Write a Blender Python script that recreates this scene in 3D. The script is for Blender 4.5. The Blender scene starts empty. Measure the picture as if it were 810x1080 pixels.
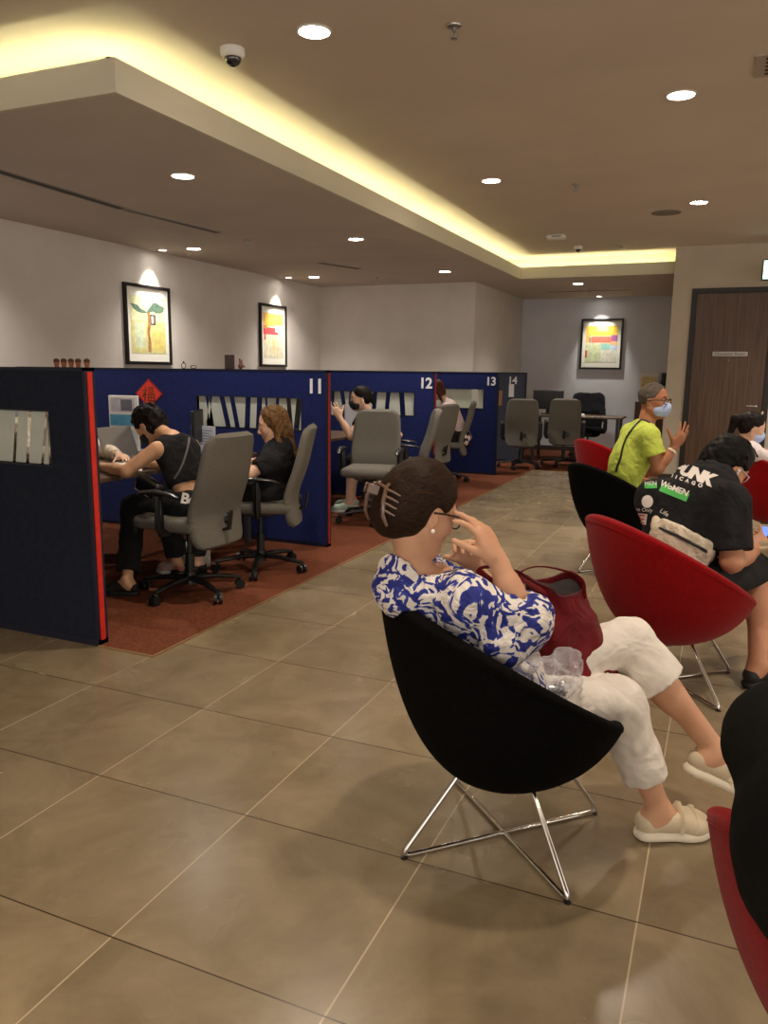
import bpy, math, random
import numpy as np
from mathutils import Vector, Matrix
from mathutils.bvhtree import BVHTree

random.seed(7)
rng = np.random.default_rng(7)
COL = bpy.context.scene.collection
R = math.radians

# ------------------------------------------------------------------ camera model (from the tile grid, 810x1080 frame)
F = 826.0; YAW = 0.40577; PITCH = 0.17871; ROLL = 0.01242; EYE = 1.404
CAM = np.array([0.0, 0.0, EYE])
_cy, _sy = math.cos(YAW), math.sin(YAW)
_w = np.array([-_sy * math.cos(PITCH), _cy * math.cos(PITCH), -math.sin(PITCH)])
_r0 = np.array([_cy, _sy, 0.0]); _u0 = np.cross(_r0, _w)
_r = math.cos(ROLL) * _r0 + math.sin(ROLL) * _u0
_u = -math.sin(ROLL) * _r0 + math.cos(ROLL) * _u0


def ray(x, y):
    return (x - 405) / F * _r - (y - 540) / F * _u + _w


def at_z(x, y, z):
    d = ray(x, y); return CAM + d * ((z - EYE) / d[2])


def at_y(x, y, Y):
    d = ray(x, y); return CAM + d * (Y / d[1])


def at_x(x, y, X):
    d = ray(x, y); return CAM + d * (X / d[0])


class Frame:
    """a figure's own frame: origin on the floor, x forward, y to its left"""
    def __init__(s, cx, cy, yaw):
        s.o = np.array([cx, cy, 0.0]); s.yaw = R(yaw); a = s.yaw
        s.f = np.array([math.cos(a), math.sin(a), 0]); s.l = np.array([-math.sin(a), math.cos(a), 0])

    def __call__(s, px, py, lat):
        d = ray(px, py); t = (lat - (CAM - s.o) @ s.l) / (d @ s.l); p = CAM + d * t - s.o
        return np.array([p @ s.f, p @ s.l, p[2]])

    def loc(s, p):
        p = np.asarray(p, float) - s.o; return np.array([p @ s.f, p @ s.l, p[2]])

    def wd(s, p):
        return s.o + s.f * p[0] + s.l * p[1] + np.array([0, 0, p[2]])


# ------------------------------------------------------------------ materials
def lin(c):
    return tuple((v / 255 / 12.92) if v / 255 <= 0.04045 else ((v / 255 + 0.055) / 1.055) ** 2.4 for v in c) + (1.0,)


MATS = {}


def add_folds(nt, b, strength, scale):
    tc = nt.nodes.new('ShaderNodeTexCoord'); n = nt.nodes.new('ShaderNodeTexNoise'); n.inputs['Scale'].default_value = scale; n.inputs['Detail'].default_value = 2.5; n.inputs['Distortion'].default_value = 1.4
    nt.links.new(tc.outputs['Object'], n.inputs['Vector']); bp = nt.nodes.new('ShaderNodeBump'); bp.inputs['Strength'].default_value = strength; bp.inputs['Distance'].default_value = .035
    nt.links.new(n.outputs['Fac'], bp.inputs['Height'])
    if b.inputs['Normal'].links: nt.links.new(b.inputs['Normal'].links[0].from_socket, bp.inputs['Normal'])
    nt.links.new(bp.outputs['Normal'], b.inputs['Normal'])


def mat(name, col, rough=0.6, metal=0.0, col2=None, nscale=20.0, ndet=4.0, bump=0.0, bscale=200.0, emit=0.0, trans=0.0,
        spec=0.5, sheen=0.0, sss=0.0, stretch=None, ior=1.45, coat=0.0, ramp=(0.35, 0.65), fold=0.0, fscale=11.0):
    if name in MATS:
        return MATS[name]
    m = bpy.data.materials.new(name); m.use_nodes = True
    nt = m.node_tree; b = nt.nodes['Principled BSDF']
    b.inputs['Base Color'].default_value = lin(col)
    b.inputs['Roughness'].default_value = rough
    b.inputs['Metallic'].default_value = metal
    b.inputs['Specular IOR Level'].default_value = spec
    b.inputs['IOR'].default_value = ior
    if trans: b.inputs['Transmission Weight'].default_value = trans
    if sheen: b.inputs['Sheen Weight'].default_value = sheen
    if coat: b.inputs['Coat Weight'].default_value = coat
    if sss:
        b.inputs['Subsurface Weight'].default_value = sss
        b.inputs['Subsurface Radius'].default_value = (0.012, 0.005, 0.003); b.inputs['Subsurface Scale'].default_value = 1.0
    if emit:
        b.inputs['Emission Color'].default_value = lin(col); b.inputs['Emission Strength'].default_value = emit
    if col2 is not None or bump:
        tc = nt.nodes.new('ShaderNodeTexCoord'); mp = nt.nodes.new('ShaderNodeMapping')
        nt.links.new(tc.outputs['Object'], mp.inputs['Vector'])
        if stretch: mp.inputs['Scale'].default_value = stretch
    if col2 is not None:
        n = nt.nodes.new('ShaderNodeTexNoise'); n.inputs['Scale'].default_value = nscale; n.inputs['Detail'].default_value = ndet
        nt.links.new(mp.outputs['Vector'], n.inputs['Vector'])
        r = nt.nodes.new('ShaderNodeValToRGB'); r.color_ramp.elements[0].position = ramp[0]; r.color_ramp.elements[1].position = ramp[1]
        r.color_ramp.elements[0].color = lin(col); r.color_ramp.elements[1].color = lin(col2)
        nt.links.new(n.outputs['Fac'], r.inputs['Fac']); nt.links.new(r.outputs['Color'], b.inputs['Base Color'])
    if bump:
        n2 = nt.nodes.new('ShaderNodeTexNoise'); n2.inputs['Scale'].default_value = bscale; n2.inputs['Detail'].default_value = 3
        nt.links.new(mp.outputs['Vector'], n2.inputs['Vector'])
        bp = nt.nodes.new('ShaderNodeBump'); bp.inputs['Strength'].default_value = bump; bp.inputs['Distance'].default_value = 0.004
        nt.links.new(n2.outputs['Fac'], bp.inputs['Height']); nt.links.new(bp.outputs['Normal'], b.inputs['Normal'])
    if fold: add_folds(nt, b, fold, fscale)
    MATS[name] = m
    return m


# ------------------------------------------------------------------ objects
def mesh_obj(name, verts, faces, m, parent=None, smooth=True):
    me = bpy.data.meshes.new(name)
    me.from_pydata([tuple(map(float, v)) for v in verts], [], faces)
    me.validate()
    me.polygons.foreach_set('use_smooth', [smooth] * len(me.polygons))
    if m is not None: me.materials.append(m)
    o = bpy.data.objects.new(name, me); COL.objects.link(o)
    if parent is not None: o.parent = parent
    return o


def thing(name, label, cat, loc=(0, 0, 0), yaw=0.0, group=None):
    o = bpy.data.objects.new(name, None); COL.objects.link(o); o.empty_display_size = 0.1
    o.location = tuple(map(float, loc)); o.rotation_euler = (0, 0, yaw)
    return tag(o, label, cat, group)


def tag(o, label, cat, group=None):
    o['label'] = label; o['category'] = cat
    if group: o['group'] = group
    return o


def dup(root, loc, yaw, label=None, group=None):
    r = root.copy(); COL.objects.link(r); r.location = tuple(map(float, loc)); r.rotation_euler = (0, 0, yaw)
    if label: r['label'] = label
    if group: r['group'] = group
    for ch in list(root.children):
        c = ch.copy(); COL.objects.link(c); c.parent = r
        for g in list(ch.children):
            d = g.copy(); COL.objects.link(d); d.parent = c
    return r


def unit(v):
    v = np.asarray(v, float); n = np.linalg.norm(v); return v / n if n > 1e-12 else v


def basis(d, hint=(0, 0, 1)):
    d = unit(d); h = np.asarray(hint, float)
    if abs(d @ unit(h)) > 0.98: h = np.array([1.0, 0, 0])
    a = unit(np.cross(h, d)); b = np.cross(d, a); return a, b, d


class MB:
    """collects shapes into one mesh"""
    def __init__(s): s.v = []; s.f = []; s.flat = []

    def add(s, vs, fs):
        b = len(s.v); s.v += [tuple(map(float, v)) for v in vs]; s.f += [tuple(b + i for i in f) for f in fs]; return s

    def box(s, lo, hi, R3=None, o=None, bev=0.0):
        lo = np.array(lo, float); hi = np.array(hi, float); c = (lo + hi) / 2; h = (hi - lo) / 2
        if bev > 0:
            bev = min(bev, h.min() * 0.98); vs = []; 
            import itertools
            # chamfered box: 24 verts
            idx = {}
            for sx, sy, sz in itertools.product((-1, 1), repeat=3):
                for ax in range(3):
                    p = np.array([sx, sy, sz]) * h
                    for k in range(3):
                        if k != ax: p[k] -= (sx, sy, sz)[k] * bev
                    idx[(sx, sy, sz, ax)] = len(vs); vs.append(p)
            fs = []
            for ax in range(3):
                o1, o2 = [k for k in range(3) if k != ax]
                for sg in (-1, 1):
                    q = []
                    for a, b in ((-1, -1), (1, -1), (1, 1), (-1, 1)):
                        t = [0, 0, 0]; t[ax] = sg; t[o1] = a; t[o2] = b; q.append(idx[(*t, ax)])
                    fs.append(q)
            for ax in range(3):
                o1, o2 = [k for k in range(3) if k != ax]
                for a, b in itertools.product((-1, 1), repeat=2):
                    t0 = [0, 0, 0]; t1 = [0, 0, 0]
                    t0[ax] = -1; t1[ax] = 1; t0[o1] = t1[o1] = a; t0[o2] = t1[o2] = b
                    fs.append([idx[(*t0, o1)], idx[(*t1, o1)], idx[(*t1, o2)], idx[(*t0, o2)]])
            for t in itertools.product((-1, 1), repeat=3):
                fs.append([idx[(*t, 0)], idx[(*t, 1)], idx[(*t, 2)]])
            # fix winding
            out = []
            vs_ = np.array(vs)
            for f in fs:
                n = np.cross(vs_[f[1]] - vs_[f[0]], vs_[f[2]] - vs_[f[0]]); ctr = vs_[list(f)].mean(0)
                out.append(f if n @ ctr > 0 else f[::-1])
            fs = out
        else:
            vs = [np.array([x, y, z]) * h for x in (-1, 1) for y in (-1, 1) for z in (-1, 1)]
            fs = [(0, 1, 3, 2), (4, 6, 7, 5), (0, 4, 5, 1), (2, 3, 7, 6), (0, 2, 6, 4), (1, 5, 7, 3)]
        vs = [v + c for v in vs]
        if R3 is not None:
            oo = np.zeros(3) if o is None else np.array(o, float)
            vs = [R3 @ v + oo for v in vs]
        return s.add(vs, fs)

    def tube(s, pts, r, n=12, closed=False, caps=True, flat=1.0, up=(0, 0, 1)):
        pts = [np.array(p, float) for p in pts]; N = len(pts)
        rr = r if hasattr(r, '__len__') else [r] * N
        vs = []; fs = []; prev = None
        for i, p in enumerate(pts):
            if closed: d = pts[(i + 1) % N] - pts[i - 1]
            else: d = pts[min(i + 1, N - 1)] - pts[max(i - 1, 0)]
            d = unit(d)
            if prev is None: a, b, _ = basis(d, up)
            else:
                a = prev - d * (prev @ d)
                a = unit(a) if np.linalg.norm(a) > 1e-6 else basis(d)[0]
                b = np.cross(d, a)
            prev = a
            for k in range(n):
                t = 2 * math.pi * k / n
                vs.append(p + rr[i] * (math.cos(t) * a + math.sin(t) * b * flat))
        for i in range(N if closed else N - 1):
            j = (i + 1) % N
            for k in range(n):
                k2 = (k + 1) % n; fs.append((i * n + k, i * n + k2, j * n + k2, j * n + k))
        if caps and not closed:
            fs.append(tuple(range(n))[::-1]); fs.append(tuple((N - 1) * n + k for k in range(n)))
        return s.add(vs, fs)

    def cyl(s, a, b, r, r2=None, n=20):
        return s.tube([a, b], [r, r if r2 is None else r2], n)

    def lathe(s, prof, c=(0, 0, 0), n=24, axis=None, sx=1.0, sy=1.0):
        c = np.array(c, float); vs = []; fs = []
        A = np.eye(3) if axis is None else np.stack(basis(axis), 1)
        for (r, z) in prof:
            for k in range(n):
                t = 2 * math.pi * k / n
                vs.append(c + A @ np.array([r * sx * math.cos(t), r * sy * math.sin(t), z]))
        for i in range(len(prof) - 1):
            for k in range(n):
                k2 = (k + 1) % n; fs.append((i * n + k, i * n + k2, (i + 1) * n + k2, (i + 1) * n + k))
        fs.append(tuple(range(n))[::-1]); fs.append(tuple((len(prof) - 1) * n + k for k in range(n)))
        return s.add(vs, fs)

    def loft(s, rings, caps=True, closed=True):
        n = len(rings[0]); vs = [p for r in rings for p in r]; fs = []
        for i in range(len(rings) - 1):
            for k in range(n if closed else n - 1):
                k2 = (k + 1) % n; fs.append((i * n + k, i * n + k2, (i + 1) * n + k2, (i + 1) * n + k))
        if caps:
            fs.append(tuple(range(n))[::-1]); fs.append(tuple((len(rings) - 1) * n + k for k in range(n)))
        return s.add(vs, fs)

    def ball(s, c, r, n=16, sc=(1, 1, 1), R3=None):
        m = n // 2; vs = []; fs = []; c = np.array(c, float); R3 = np.eye(3) if R3 is None else R3
        for i in range(m + 1):
            ph = math.pi * i / m
            for k in range(n):
                t = 2 * math.pi * k / n
                vs.append(c + R3 @ (r * np.array([math.sin(ph) * math.cos(t) * sc[0], math.sin(ph) * math.sin(t) * sc[1], math.cos(ph) * sc[2]])))
        for i in range(m):
            for k in range(n):
                k2 = (k + 1) % n; fs.append((i * n + k, (i + 1) * n + k, (i + 1) * n + k2, i * n + k2))
        return s.add(vs, fs)

    def build(s, name, m, parent=None, smooth=True):
        import bmesh
        o = mesh_obj(name, s.v, s.f, m, parent, smooth)
        bm = bmesh.new(); bm.from_mesh(o.data)
        bmesh.ops.remove_doubles(bm, verts=bm.verts, dist=1e-5)
        bmesh.ops.recalc_face_normals(bm, faces=bm.faces)
        if smooth:
            for e in bm.edges:
                if len(e.link_faces) == 2 and e.calc_face_angle(0) > 0.7: e.smooth = False
        bm.to_mesh(o.data); bm.free()
        return o


def structure(o):
    o['kind'] = 'structure'; return o


def text_obj(name, body, size, m, parent, M, extrude=0.001, align='CENTER', shear=0.0, bold=0.0, spacing=1.0):
    cu = bpy.data.curves.new(name + '_src', 'FONT'); cu.body = body; cu.size = size; cu.align_x = align; cu.align_y = 'CENTER'
    cu.extrude = extrude; cu.shear = shear; cu.offset = bold; cu.space_character = spacing; cu.resolution_u = 4
    t = bpy.data.objects.new(name + '_src', cu); COL.objects.link(t)
    dg = bpy.context.evaluated_depsgraph_get(); me = bpy.data.meshes.new_from_object(t.evaluated_get(dg))
    bpy.data.objects.remove(t); bpy.data.curves.remove(cu)
    me.transform(M); me.materials.clear(); me.materials.append(m)
    me.name = name; o = bpy.data.objects.new(name, me); COL.objects.link(o)
    if parent is not None: o.parent = parent
    return o


# ------------------------------------------------------------------ signed-distance modelling of soft bodies
class SDF:
    def __init__(s): s.p = []; s.cuts = []; s.noise = None

    def cap(s, a, b, ra, rb, k=0.03, n=None, fl=1.0, op='u', cutb=False, cuta=False):
        s.p.append(('cap', np.array(a, float), np.array(b, float), ra, rb, None if n is None else unit(n), fl, cuta, cutb, k, op)); return s

    def ell(s, c, rad, M=None, k=0.03, op='u'):
        s.p.append(('ell', np.array(c, float), np.array(rad, float), np.eye(3) if M is None else M, k, op)); return s

    def box(s, c, half, M=None, r=0.01, k=0.02, op='u'):
        s.p.append(('box', np.array(c, float), np.array(half, float), np.eye(3) if M is None else M, r, k, op)); return s

    def cut(s, p, n, k=0.004):
        """removes everything on the side n points to"""
        s.cuts.append((np.array(p, float), unit(n), k)); return s

    def ext(s, q):
        s.p += q.p; return s

    @staticmethod
    def _bb(q):
        if q[0] == 'cap':
            r = max(q[3], q[4]); return np.minimum(q[1], q[2]) - r, np.maximum(q[1], q[2]) + r
        h = (np.abs(q[3]) @ q[2])
        return q[1] - h, q[1] + h

    def field(s, q, X, Y, Z):
        if q[0] == 'cap':
            a, b, ra, rb, n, fl = q[1:7]
            ba = b - a
            px, py, pz = X - a[0], Y - a[1], Z - a[2]
            ba0 = ba; L0 = np.linalg.norm(ba)
            if q[7] or q[8]:
                u = unit(ba); ax = px * u[0] + py * u[1] + pz * u[2]
            if n is not None:
                g = 1.0 / fl - 1.0; dn = px * n[0] + py * n[1] + pz * n[2]
                px = px + g * dn * n[0]; py = py + g * dn * n[1]; pz = pz + g * dn * n[2]
                ba = ba + g * (ba @ n) * n
            L = max(ba @ ba, 1e-9)
            t = np.clip((px * ba[0] + py * ba[1] + pz * ba[2]) / L, 0, 1)
            d = np.sqrt((px - t * ba[0]) ** 2 + (py - t * ba[1]) ** 2 + (pz - t * ba[2]) ** 2) - (ra + (rb - ra) * t)
            if n is not None: d = d * (0.5 + 0.5 * fl)
            if q[8]: d = np.maximum(d, ax - L0)
            if q[7]: d = np.maximum(d, -ax)
            return d
        c = q[1]; M = q[3]; px, py, pz = X - c[0], Y - c[1], Z - c[2]
        l = [px * M[0, i] + py * M[1, i] + pz * M[2, i] for i in range(3)]
        if q[0] == 'ell':
            r = q[2]
            k0 = np.sqrt((l[0] / r[0]) ** 2 + (l[1] / r[1]) ** 2 + (l[2] / r[2]) ** 2)
            k1 = np.sqrt((l[0] / r[0] ** 2) ** 2 + (l[1] / r[1] ** 2) ** 2 + (l[2] / r[2] ** 2) ** 2) + 1e-9
            return k0 * (k0 - 1.0) / k1
        h = q[2] - q[4]
        d = [np.abs(l[i]) - h[i] for i in range(3)]
        out = np.sqrt(np.maximum(d[0], 0) ** 2 + np.maximum(d[1], 0) ** 2 + np.maximum(d[2], 0) ** 2)
        return out + np.minimum(np.maximum(np.maximum(d[0], d[1]), d[2]), 0) - q[4]

    def mesh(s, vox):
        lo = np.array([1e9] * 3); hi = -lo
        for q in s.p:
            if q[-1] != 'u': continue
            a, b = s._bb(q); lo = np.minimum(lo, a); hi = np.maximum(hi, b)
        lo -= 4 * vox + 0.012; hi += 4 * vox + 0.012
        n = np.ceil((hi - lo) / vox).astype(int) + 1
        V = np.full(tuple(n), 0.2, np.float32)
        ax = [lo[i] + vox * np.arange(n[i]) for i in range(3)]
        for q in s.p:
            k, op = q[-2], q[-1]
            a, b = s._bb(q); m = k + 3 * vox
            i0 = np.maximum(np.floor((a - m - lo) / vox).astype(int), 0); i1 = np.minimum(np.ceil((b + m - lo) / vox).astype(int) + 1, n)
            if np.any(i1 <= i0): continue
            sl = tuple(slice(i0[i], i1[i]) for i in range(3))
            X = ax[0][sl[0]][:, None, None]; Y = ax[1][sl[1]][None, :, None]; Z = ax[2][sl[2]][None, None, :]
            d = s.field(q, X, Y, Z).astype(np.float32); A = V[sl]
            if op == 'u':
                h = np.maximum(k - np.abs(A - d), 0) / k
                V[sl] = np.minimum(A, d) - h * h * k * 0.25
            else:
                h = np.maximum(k - np.abs(A + d), 0) / k
                V[sl] = np.maximum(A, -d) + h * h * k * 0.25
        X = ax[0][:, None, None]; Y = ax[1][None, :, None]; Z = ax[2][None, None, :]
        for (p, nn, k) in s.cuts:
            d = ((X - p[0]) * nn[0] + (Y - p[1]) * nn[1] + (Z - p[2]) * nn[2]).astype(np.float32)
            h = np.maximum(k - np.abs(V - d), 0) / k
            V = np.maximum(V, d) + h * h * k * 0.25
        if s.noise:
            for (amp, fr, seed) in s.noise:
                r = np.random.default_rng(seed); w = r.normal(size=(5, 3)) * fr; ph = r.uniform(0, 6.28, 5)
                N = 0
                for i in range(5):
                    N = N + np.sin(X * w[i, 0] + Y * w[i, 1] + Z * w[i, 2] + ph[i] + 1.3 * np.sin(X * w[i, 1] + Y * w[i, 2] * 1.1 + Z * w[i, 0]))
                V = V + (amp / 2.5 * N).astype(np.float32)
        V[0] = V[-1] = 0.2; V[:, 0] = V[:, -1] = 0.2; V[:, :, 0] = V[:, :, -1] = 0.2
        return surface_nets(V, lo, vox)

    def build(s, name, m, parent=None, vox=0.006, smooth_it=1):
        v, f = s.mesh(vox)
        me = bpy.data.meshes.new(name)
        me.vertices.add(len(v)); me.vertices.foreach_set('co', v.astype(np.float32).ravel())
        me.loops.add(len(f) * 4); me.loops.foreach_set('vertex_index', f.astype(np.int32).ravel())
        me.polygons.add(len(f)); me.polygons.foreach_set('loop_start', np.arange(0, len(f) * 4, 4, dtype=np.int32))
        me.polygons.foreach_set('loop_total', np.full(len(f), 4, np.int32))
        me.polygons.foreach_set('use_smooth', np.ones(len(f), bool))
        me.update(calc_edges=True); me.validate()
        me.materials.append(m)
        o = bpy.data.objects.new(name, me); COL.objects.link(o)
        if parent is not None: o.parent = parent
        return o


def surface_nets(V, lo, vox):
    I = V < 0
    nx, ny, nz = V.shape
    c = np.zeros((nx - 1, ny - 1, nz - 1), np.uint8)
    offs = [(i, j, k) for i in (0, 1) for j in (0, 1) for k in (0, 1)]
    for (i, j, k) in offs: c += I[i:nx - 1 + i, j:ny - 1 + j, k:nz - 1 + k]
    act = np.argwhere((c > 0) & (c < 8))
    idx = np.full(c.shape, -1, np.int64); idx[tuple(act.T)] = np.arange(len(act))
    acc = np.zeros((len(act), 3)); cnt = np.zeros(len(act))
    for a in range(8):
        for b in range(a + 1, 8):
            oa, ob = np.array(offs[a]), np.array(offs[b])
            if np.abs(oa - ob).sum() != 1: continue
            va = V[tuple((act + oa).T)].astype(float); vb = V[tuple((act + ob).T)].astype(float)
            mk = (va < 0) != (vb < 0)
            t = np.where(mk, va / np.where(mk, va - vb, 1), 0)
            acc += np.where(mk[:, None], oa + (ob - oa) * t[:, None], 0); cnt += mk
    P = (act + acc / cnt[:, None]) * vox + lo
    quads = []
    for axis in range(3):
        o1, o2 = [(1, 2), (2, 0), (0, 1)][axis]
        sl0 = [slice(None)] * 3; sl1 = [slice(None)] * 3
        sl0[axis] = slice(0, -1); sl1[axis] = slice(1, None)
        A = I[tuple(sl0)]; B = I[tuple(sl1)]
        E = np.argwhere(A != B)
        E = E[(E[:, o1] > 0) & (E[:, o2] > 0)]
        E = E[(E[:, o1] < V.shape[o1] - 1) & (E[:, o2] < V.shape[o2] - 1)]
        e1 = np.zeros(3, int); e1[o1] = 1; e2 = np.zeros(3, int); e2[o2] = 1
        q = np.stack([idx[tuple((E - e1 - e2).T)], idx[tuple((E - e2).T)], idx[tuple(E.T)], idx[tuple((E - e1).T)]], 1)
        ins = A[tuple(E.T)]
        q[~ins] = q[~ins][:, ::-1]
        quads.append(q)
    Q = np.concatenate(quads)
    # one relaxation step that removes voxel stepping
    for _ in range(2):
        S = np.zeros_like(P); C2 = np.zeros(len(P))
        for k in range(4):
            a = Q[:, k]; b = Q[:, (k + 1) % 4]
            for d in range(3):
                S[:, d] += np.bincount(a, P[b, d], len(P)) + np.bincount(b, P[a, d], len(P))
            C2 += np.bincount(a, minlength=len(P)) + np.bincount(b, minlength=len(P))
        P = P * 0.55 + 0.45 * S / np.maximum(C2, 1)[:, None]
    return P, Q
P_MAIN, P_LOW, P_PIC = 95, 75, 90
WORLD, FILL, EXPO = 1.6, 60, 0.30
# ------------------------------------------------------------------ people
def rotm(yaw=0, pitch=0, roll=0):
    """columns: forward, left, up; pitch>0 looks up; roll>0 leans to the left"""
    cy, sy, cp, sp, cr, sr = math.cos(R(yaw)), math.sin(R(yaw)), math.cos(R(pitch)), math.sin(R(pitch)), math.cos(R(roll)), math.sin(R(roll))
    Z = np.array([[cy, -sy, 0], [sy, cy, 0], [0, 0, 1]]); Yp = np.array([[cp, 0, -sp], [0, 1, 0], [sp, 0, cp]])
    X = np.array([[1, 0, 0], [0, cr, sr], [0, -sr, cr]])
    return Z @ Yp @ X


class Head:
    def __init__(s, c, M, sc=1.0): s.c = np.array(c, float); s.M = M; s.sc = sc

    def __call__(s, x, y, z): return s.c + s.M @ (np.array([x, y, z]) * s.sc)

    def ell(s, S, c, rad, k=0.02, op='u', M=None):
        S.ell(s(*c), np.array(rad) * s.sc, s.M if M is None else s.M @ M, k * s.sc, op)

    def cap(s, S, a, b, ra, rb, k=0.015, op='u'):
        S.cap(s(*a), s(*b), ra * s.sc, rb * s.sc, k * s.sc, op=op)

    def skin(s, S, ears=True):
        s.ell(S, (-.008, 0, .035), (.096, .076, .092), .02)
        s.ell(S, (.022, 0, -.02), (.070, .064, .085), .03)
        s.ell(S, (.030, 0, -.075), (.050, .046, .036), .03)
        s.ell(S, (.062, 0, -.098), (.020, .024, .016), .02)
        for g in (-1, 1):
            s.cap(S, (-.005, g * .058, -.045), (.055, g * .022, -.088), .016, .015, .03)
            s.ell(S, (.052, g * .040, -.022), (.026, .022, .022), .025)
            s.ell(S, (.088, g * .031, .012), (.018, .018, .013), .012, 's')
            s.ell(S, (.070, g * .031, .010), (.018, .019, .0135), .006)
            s.cap(S, (.083, g * .012, .030), (.070, g * .050, .033), .007, .006, .012)
            s.ell(S, (.098, g * .012, -.031), (.010, .009, .008), .008)
            if ears:
                E = rotm(-g * -18, 0, 0)
                s.ell(S, (-.008, g * .077, -.006), (.018, .008, .031), .006, M=E)
                s.ell(S, (-.004, g * .084, -.002), (.010, .006, .019), .005, 's', M=E)
        s.cap(S, (.088, 0, .018), (.108, 0, -.026), .008, .011, .012)
        s.ell(S, (.086, 0, -.056), (.012, .024, .007), .006)
        s.ell(S, (.083, 0, -.068), (.012, .020, .008), .006)
        s.cap(S, (.096, -.018, -.061), (.096, .018, -.061), .0022, .0022, .003, 's')

    def eyes(s, parent, look=0.0):
        w = MB(); ir = MB(); br = MB()
        for g in (-1, 1):
            w.ball(s(.0745, g * .031, .010), .0145 * s.sc, 14)
            ir.lathe([(0, 0), (.0058, .0), (.0052, .0012), (0, .0018)], s(.0885, g * .031, .010), 12, s.M[:, 0])
        a = w.build('eyes', mat('eye_white', (225, 220, 212), .25), parent)
        ir.build('irises', mat('iris', (35, 22, 15), .2), a)
        for g in (-1, 1):
            br.tube([s(.091, g * .014, .033), s(.088, g * .030, .040), s(.076, g * .048, .036)], [.0025, .0035, .0018], 8)
        br.build('eyebrows', mat('brow', (45, 33, 26), .9), parent)


def arm_skin(S, sh, el, wr, b=1.0):
    S.cap(sh, el, .047 * b, .037 * b, .03)
    mid = sh * .55 + el * .45
    S.cap(el, el * .45 + wr * .55, .038 * b, .034 * b, .02)
    S.cap(el * .6 + wr * .4, wr, .035 * b, .025 * b, .02)


def leg_skin(S, hip, kn, an, b=1.0):
    S.cap(hip, kn, .082 * b, .055 * b, .04)
    S.cap(kn, an, .052 * b, .034 * b, .03)
    back = unit(np.cross(np.cross(kn - hip, an - kn), an - kn)); back = back if back @ (hip - kn) > 0 else -back
    d = an - kn
    S.ell(kn + d * .33 + back * .016, np.array([.048, .046, .12]) * b, np.stack(basis(d), 1), .04)


def foot_skin(S, an, fdir, b=1.0, down=(0, 0, -1)):
    f = unit(fdir); dn = unit(np.array(down, float) - f * (np.array(down, float) @ f))
    heel = an - f * .03 * b + dn * .045 * b
    S.cap(an, heel, .034 * b, .030 * b, .02)
    ball = an + f * .125 * b + dn * .058 * b
    S.cap(an + dn * .02, ball, .034 * b, .020 * b, .03)
    S.cap(heel, ball, .028 * b, .020 * b, .03)
    lat = np.cross(f, dn)
    S.cap(ball - lat * .022 * b, ball + lat * .022 * b, .020 * b, .020 * b, .02)
    for i in range(5):
        o = lat * (i - 2) * .016 * b
        S.cap(ball + o, ball + o + f * (.040 - abs(i - 1) * .006) * b + dn * .004, .0095 * b, .008 * b, .006)


def hand_skin(S, wr, fdir, pn, side, curl=(25, 25, 25, 25), thumb=(.55, .75, .25), b=1.0, spread=0.10, seg3=(1, 1, .8), tcurl=20):
    """pn: direction the palm faces; side=+1: thumb lies on the side cross(fdir, pn)"""
    f = unit(fdir); n = unit(np.array(pn, float) - f * (np.array(pn, float) @ f)); t = np.cross(f, n) * side
    wr = np.array(wr, float)
    M = np.stack([f, t, n], 1)
    S.cap(wr - f * .01, wr + f * .03 * b, .024 * b, .024 * b, .02, n=n, fl=.72)
    S.ell(wr + f * .055 * b, np.array([.048, .041, .0165]) * b, M, .02)
    S.ell(wr + f * .035 * b + t * .022 * b + n * .006, np.array([.032, .018, .016]) * b, M, .015)
    lens = (.070, .079, .073, .057); off = (.029, .0095, -.0105, -.029); st = (.086, .090, .087, .079)
    tips = []
    for i in range(4):
        p = wr + f * st[i] * b + t * off[i] * b; a = R(curl[i]); sp = spread * off[i] / .02
        ff = unit(f + t * sp)
        S.cap(wr + f * .05 * b + t * off[i] * .9 * b, p, .0125 * b, .0095 * b, .012)
        ang = 0.0; r = .0088 * b
        for j, (fr, c) in enumerate(zip((.45, .30, .25), seg3)):
            ang += a * c
            d = ff * math.cos(ang) + n * math.sin(ang)
            q = p + d * lens[i] * fr * b
            S.cap(p, q, r, r * .92, .003); p = q; r *= .92
        tips.append(p)
    p = wr + f * .022 * b + t * .026 * b + n * .004
    d = unit(f * thumb[0] + t * thumb[1] + n * thumb[2]); q = p + d * .042 * b
    S.cap(p, q, .014 * b, .0105 * b, .012)
    ca = R(tcurl); d = unit(d * math.cos(ca) + (n * .5 + f * .6) * math.sin(ca)); p = q; q = p + d * .032 * b
    S.cap(p, q, .0103 * b, .0095 * b, .004)
    d = unit(d * math.cos(ca) + (n * .5 + f * .6) * math.sin(ca)); p = q; q = p + d * .024 * b
    S.cap(p, q, .0095 * b, .0082 * b, .004)
    tips.append(q)
    return tips, M


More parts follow.
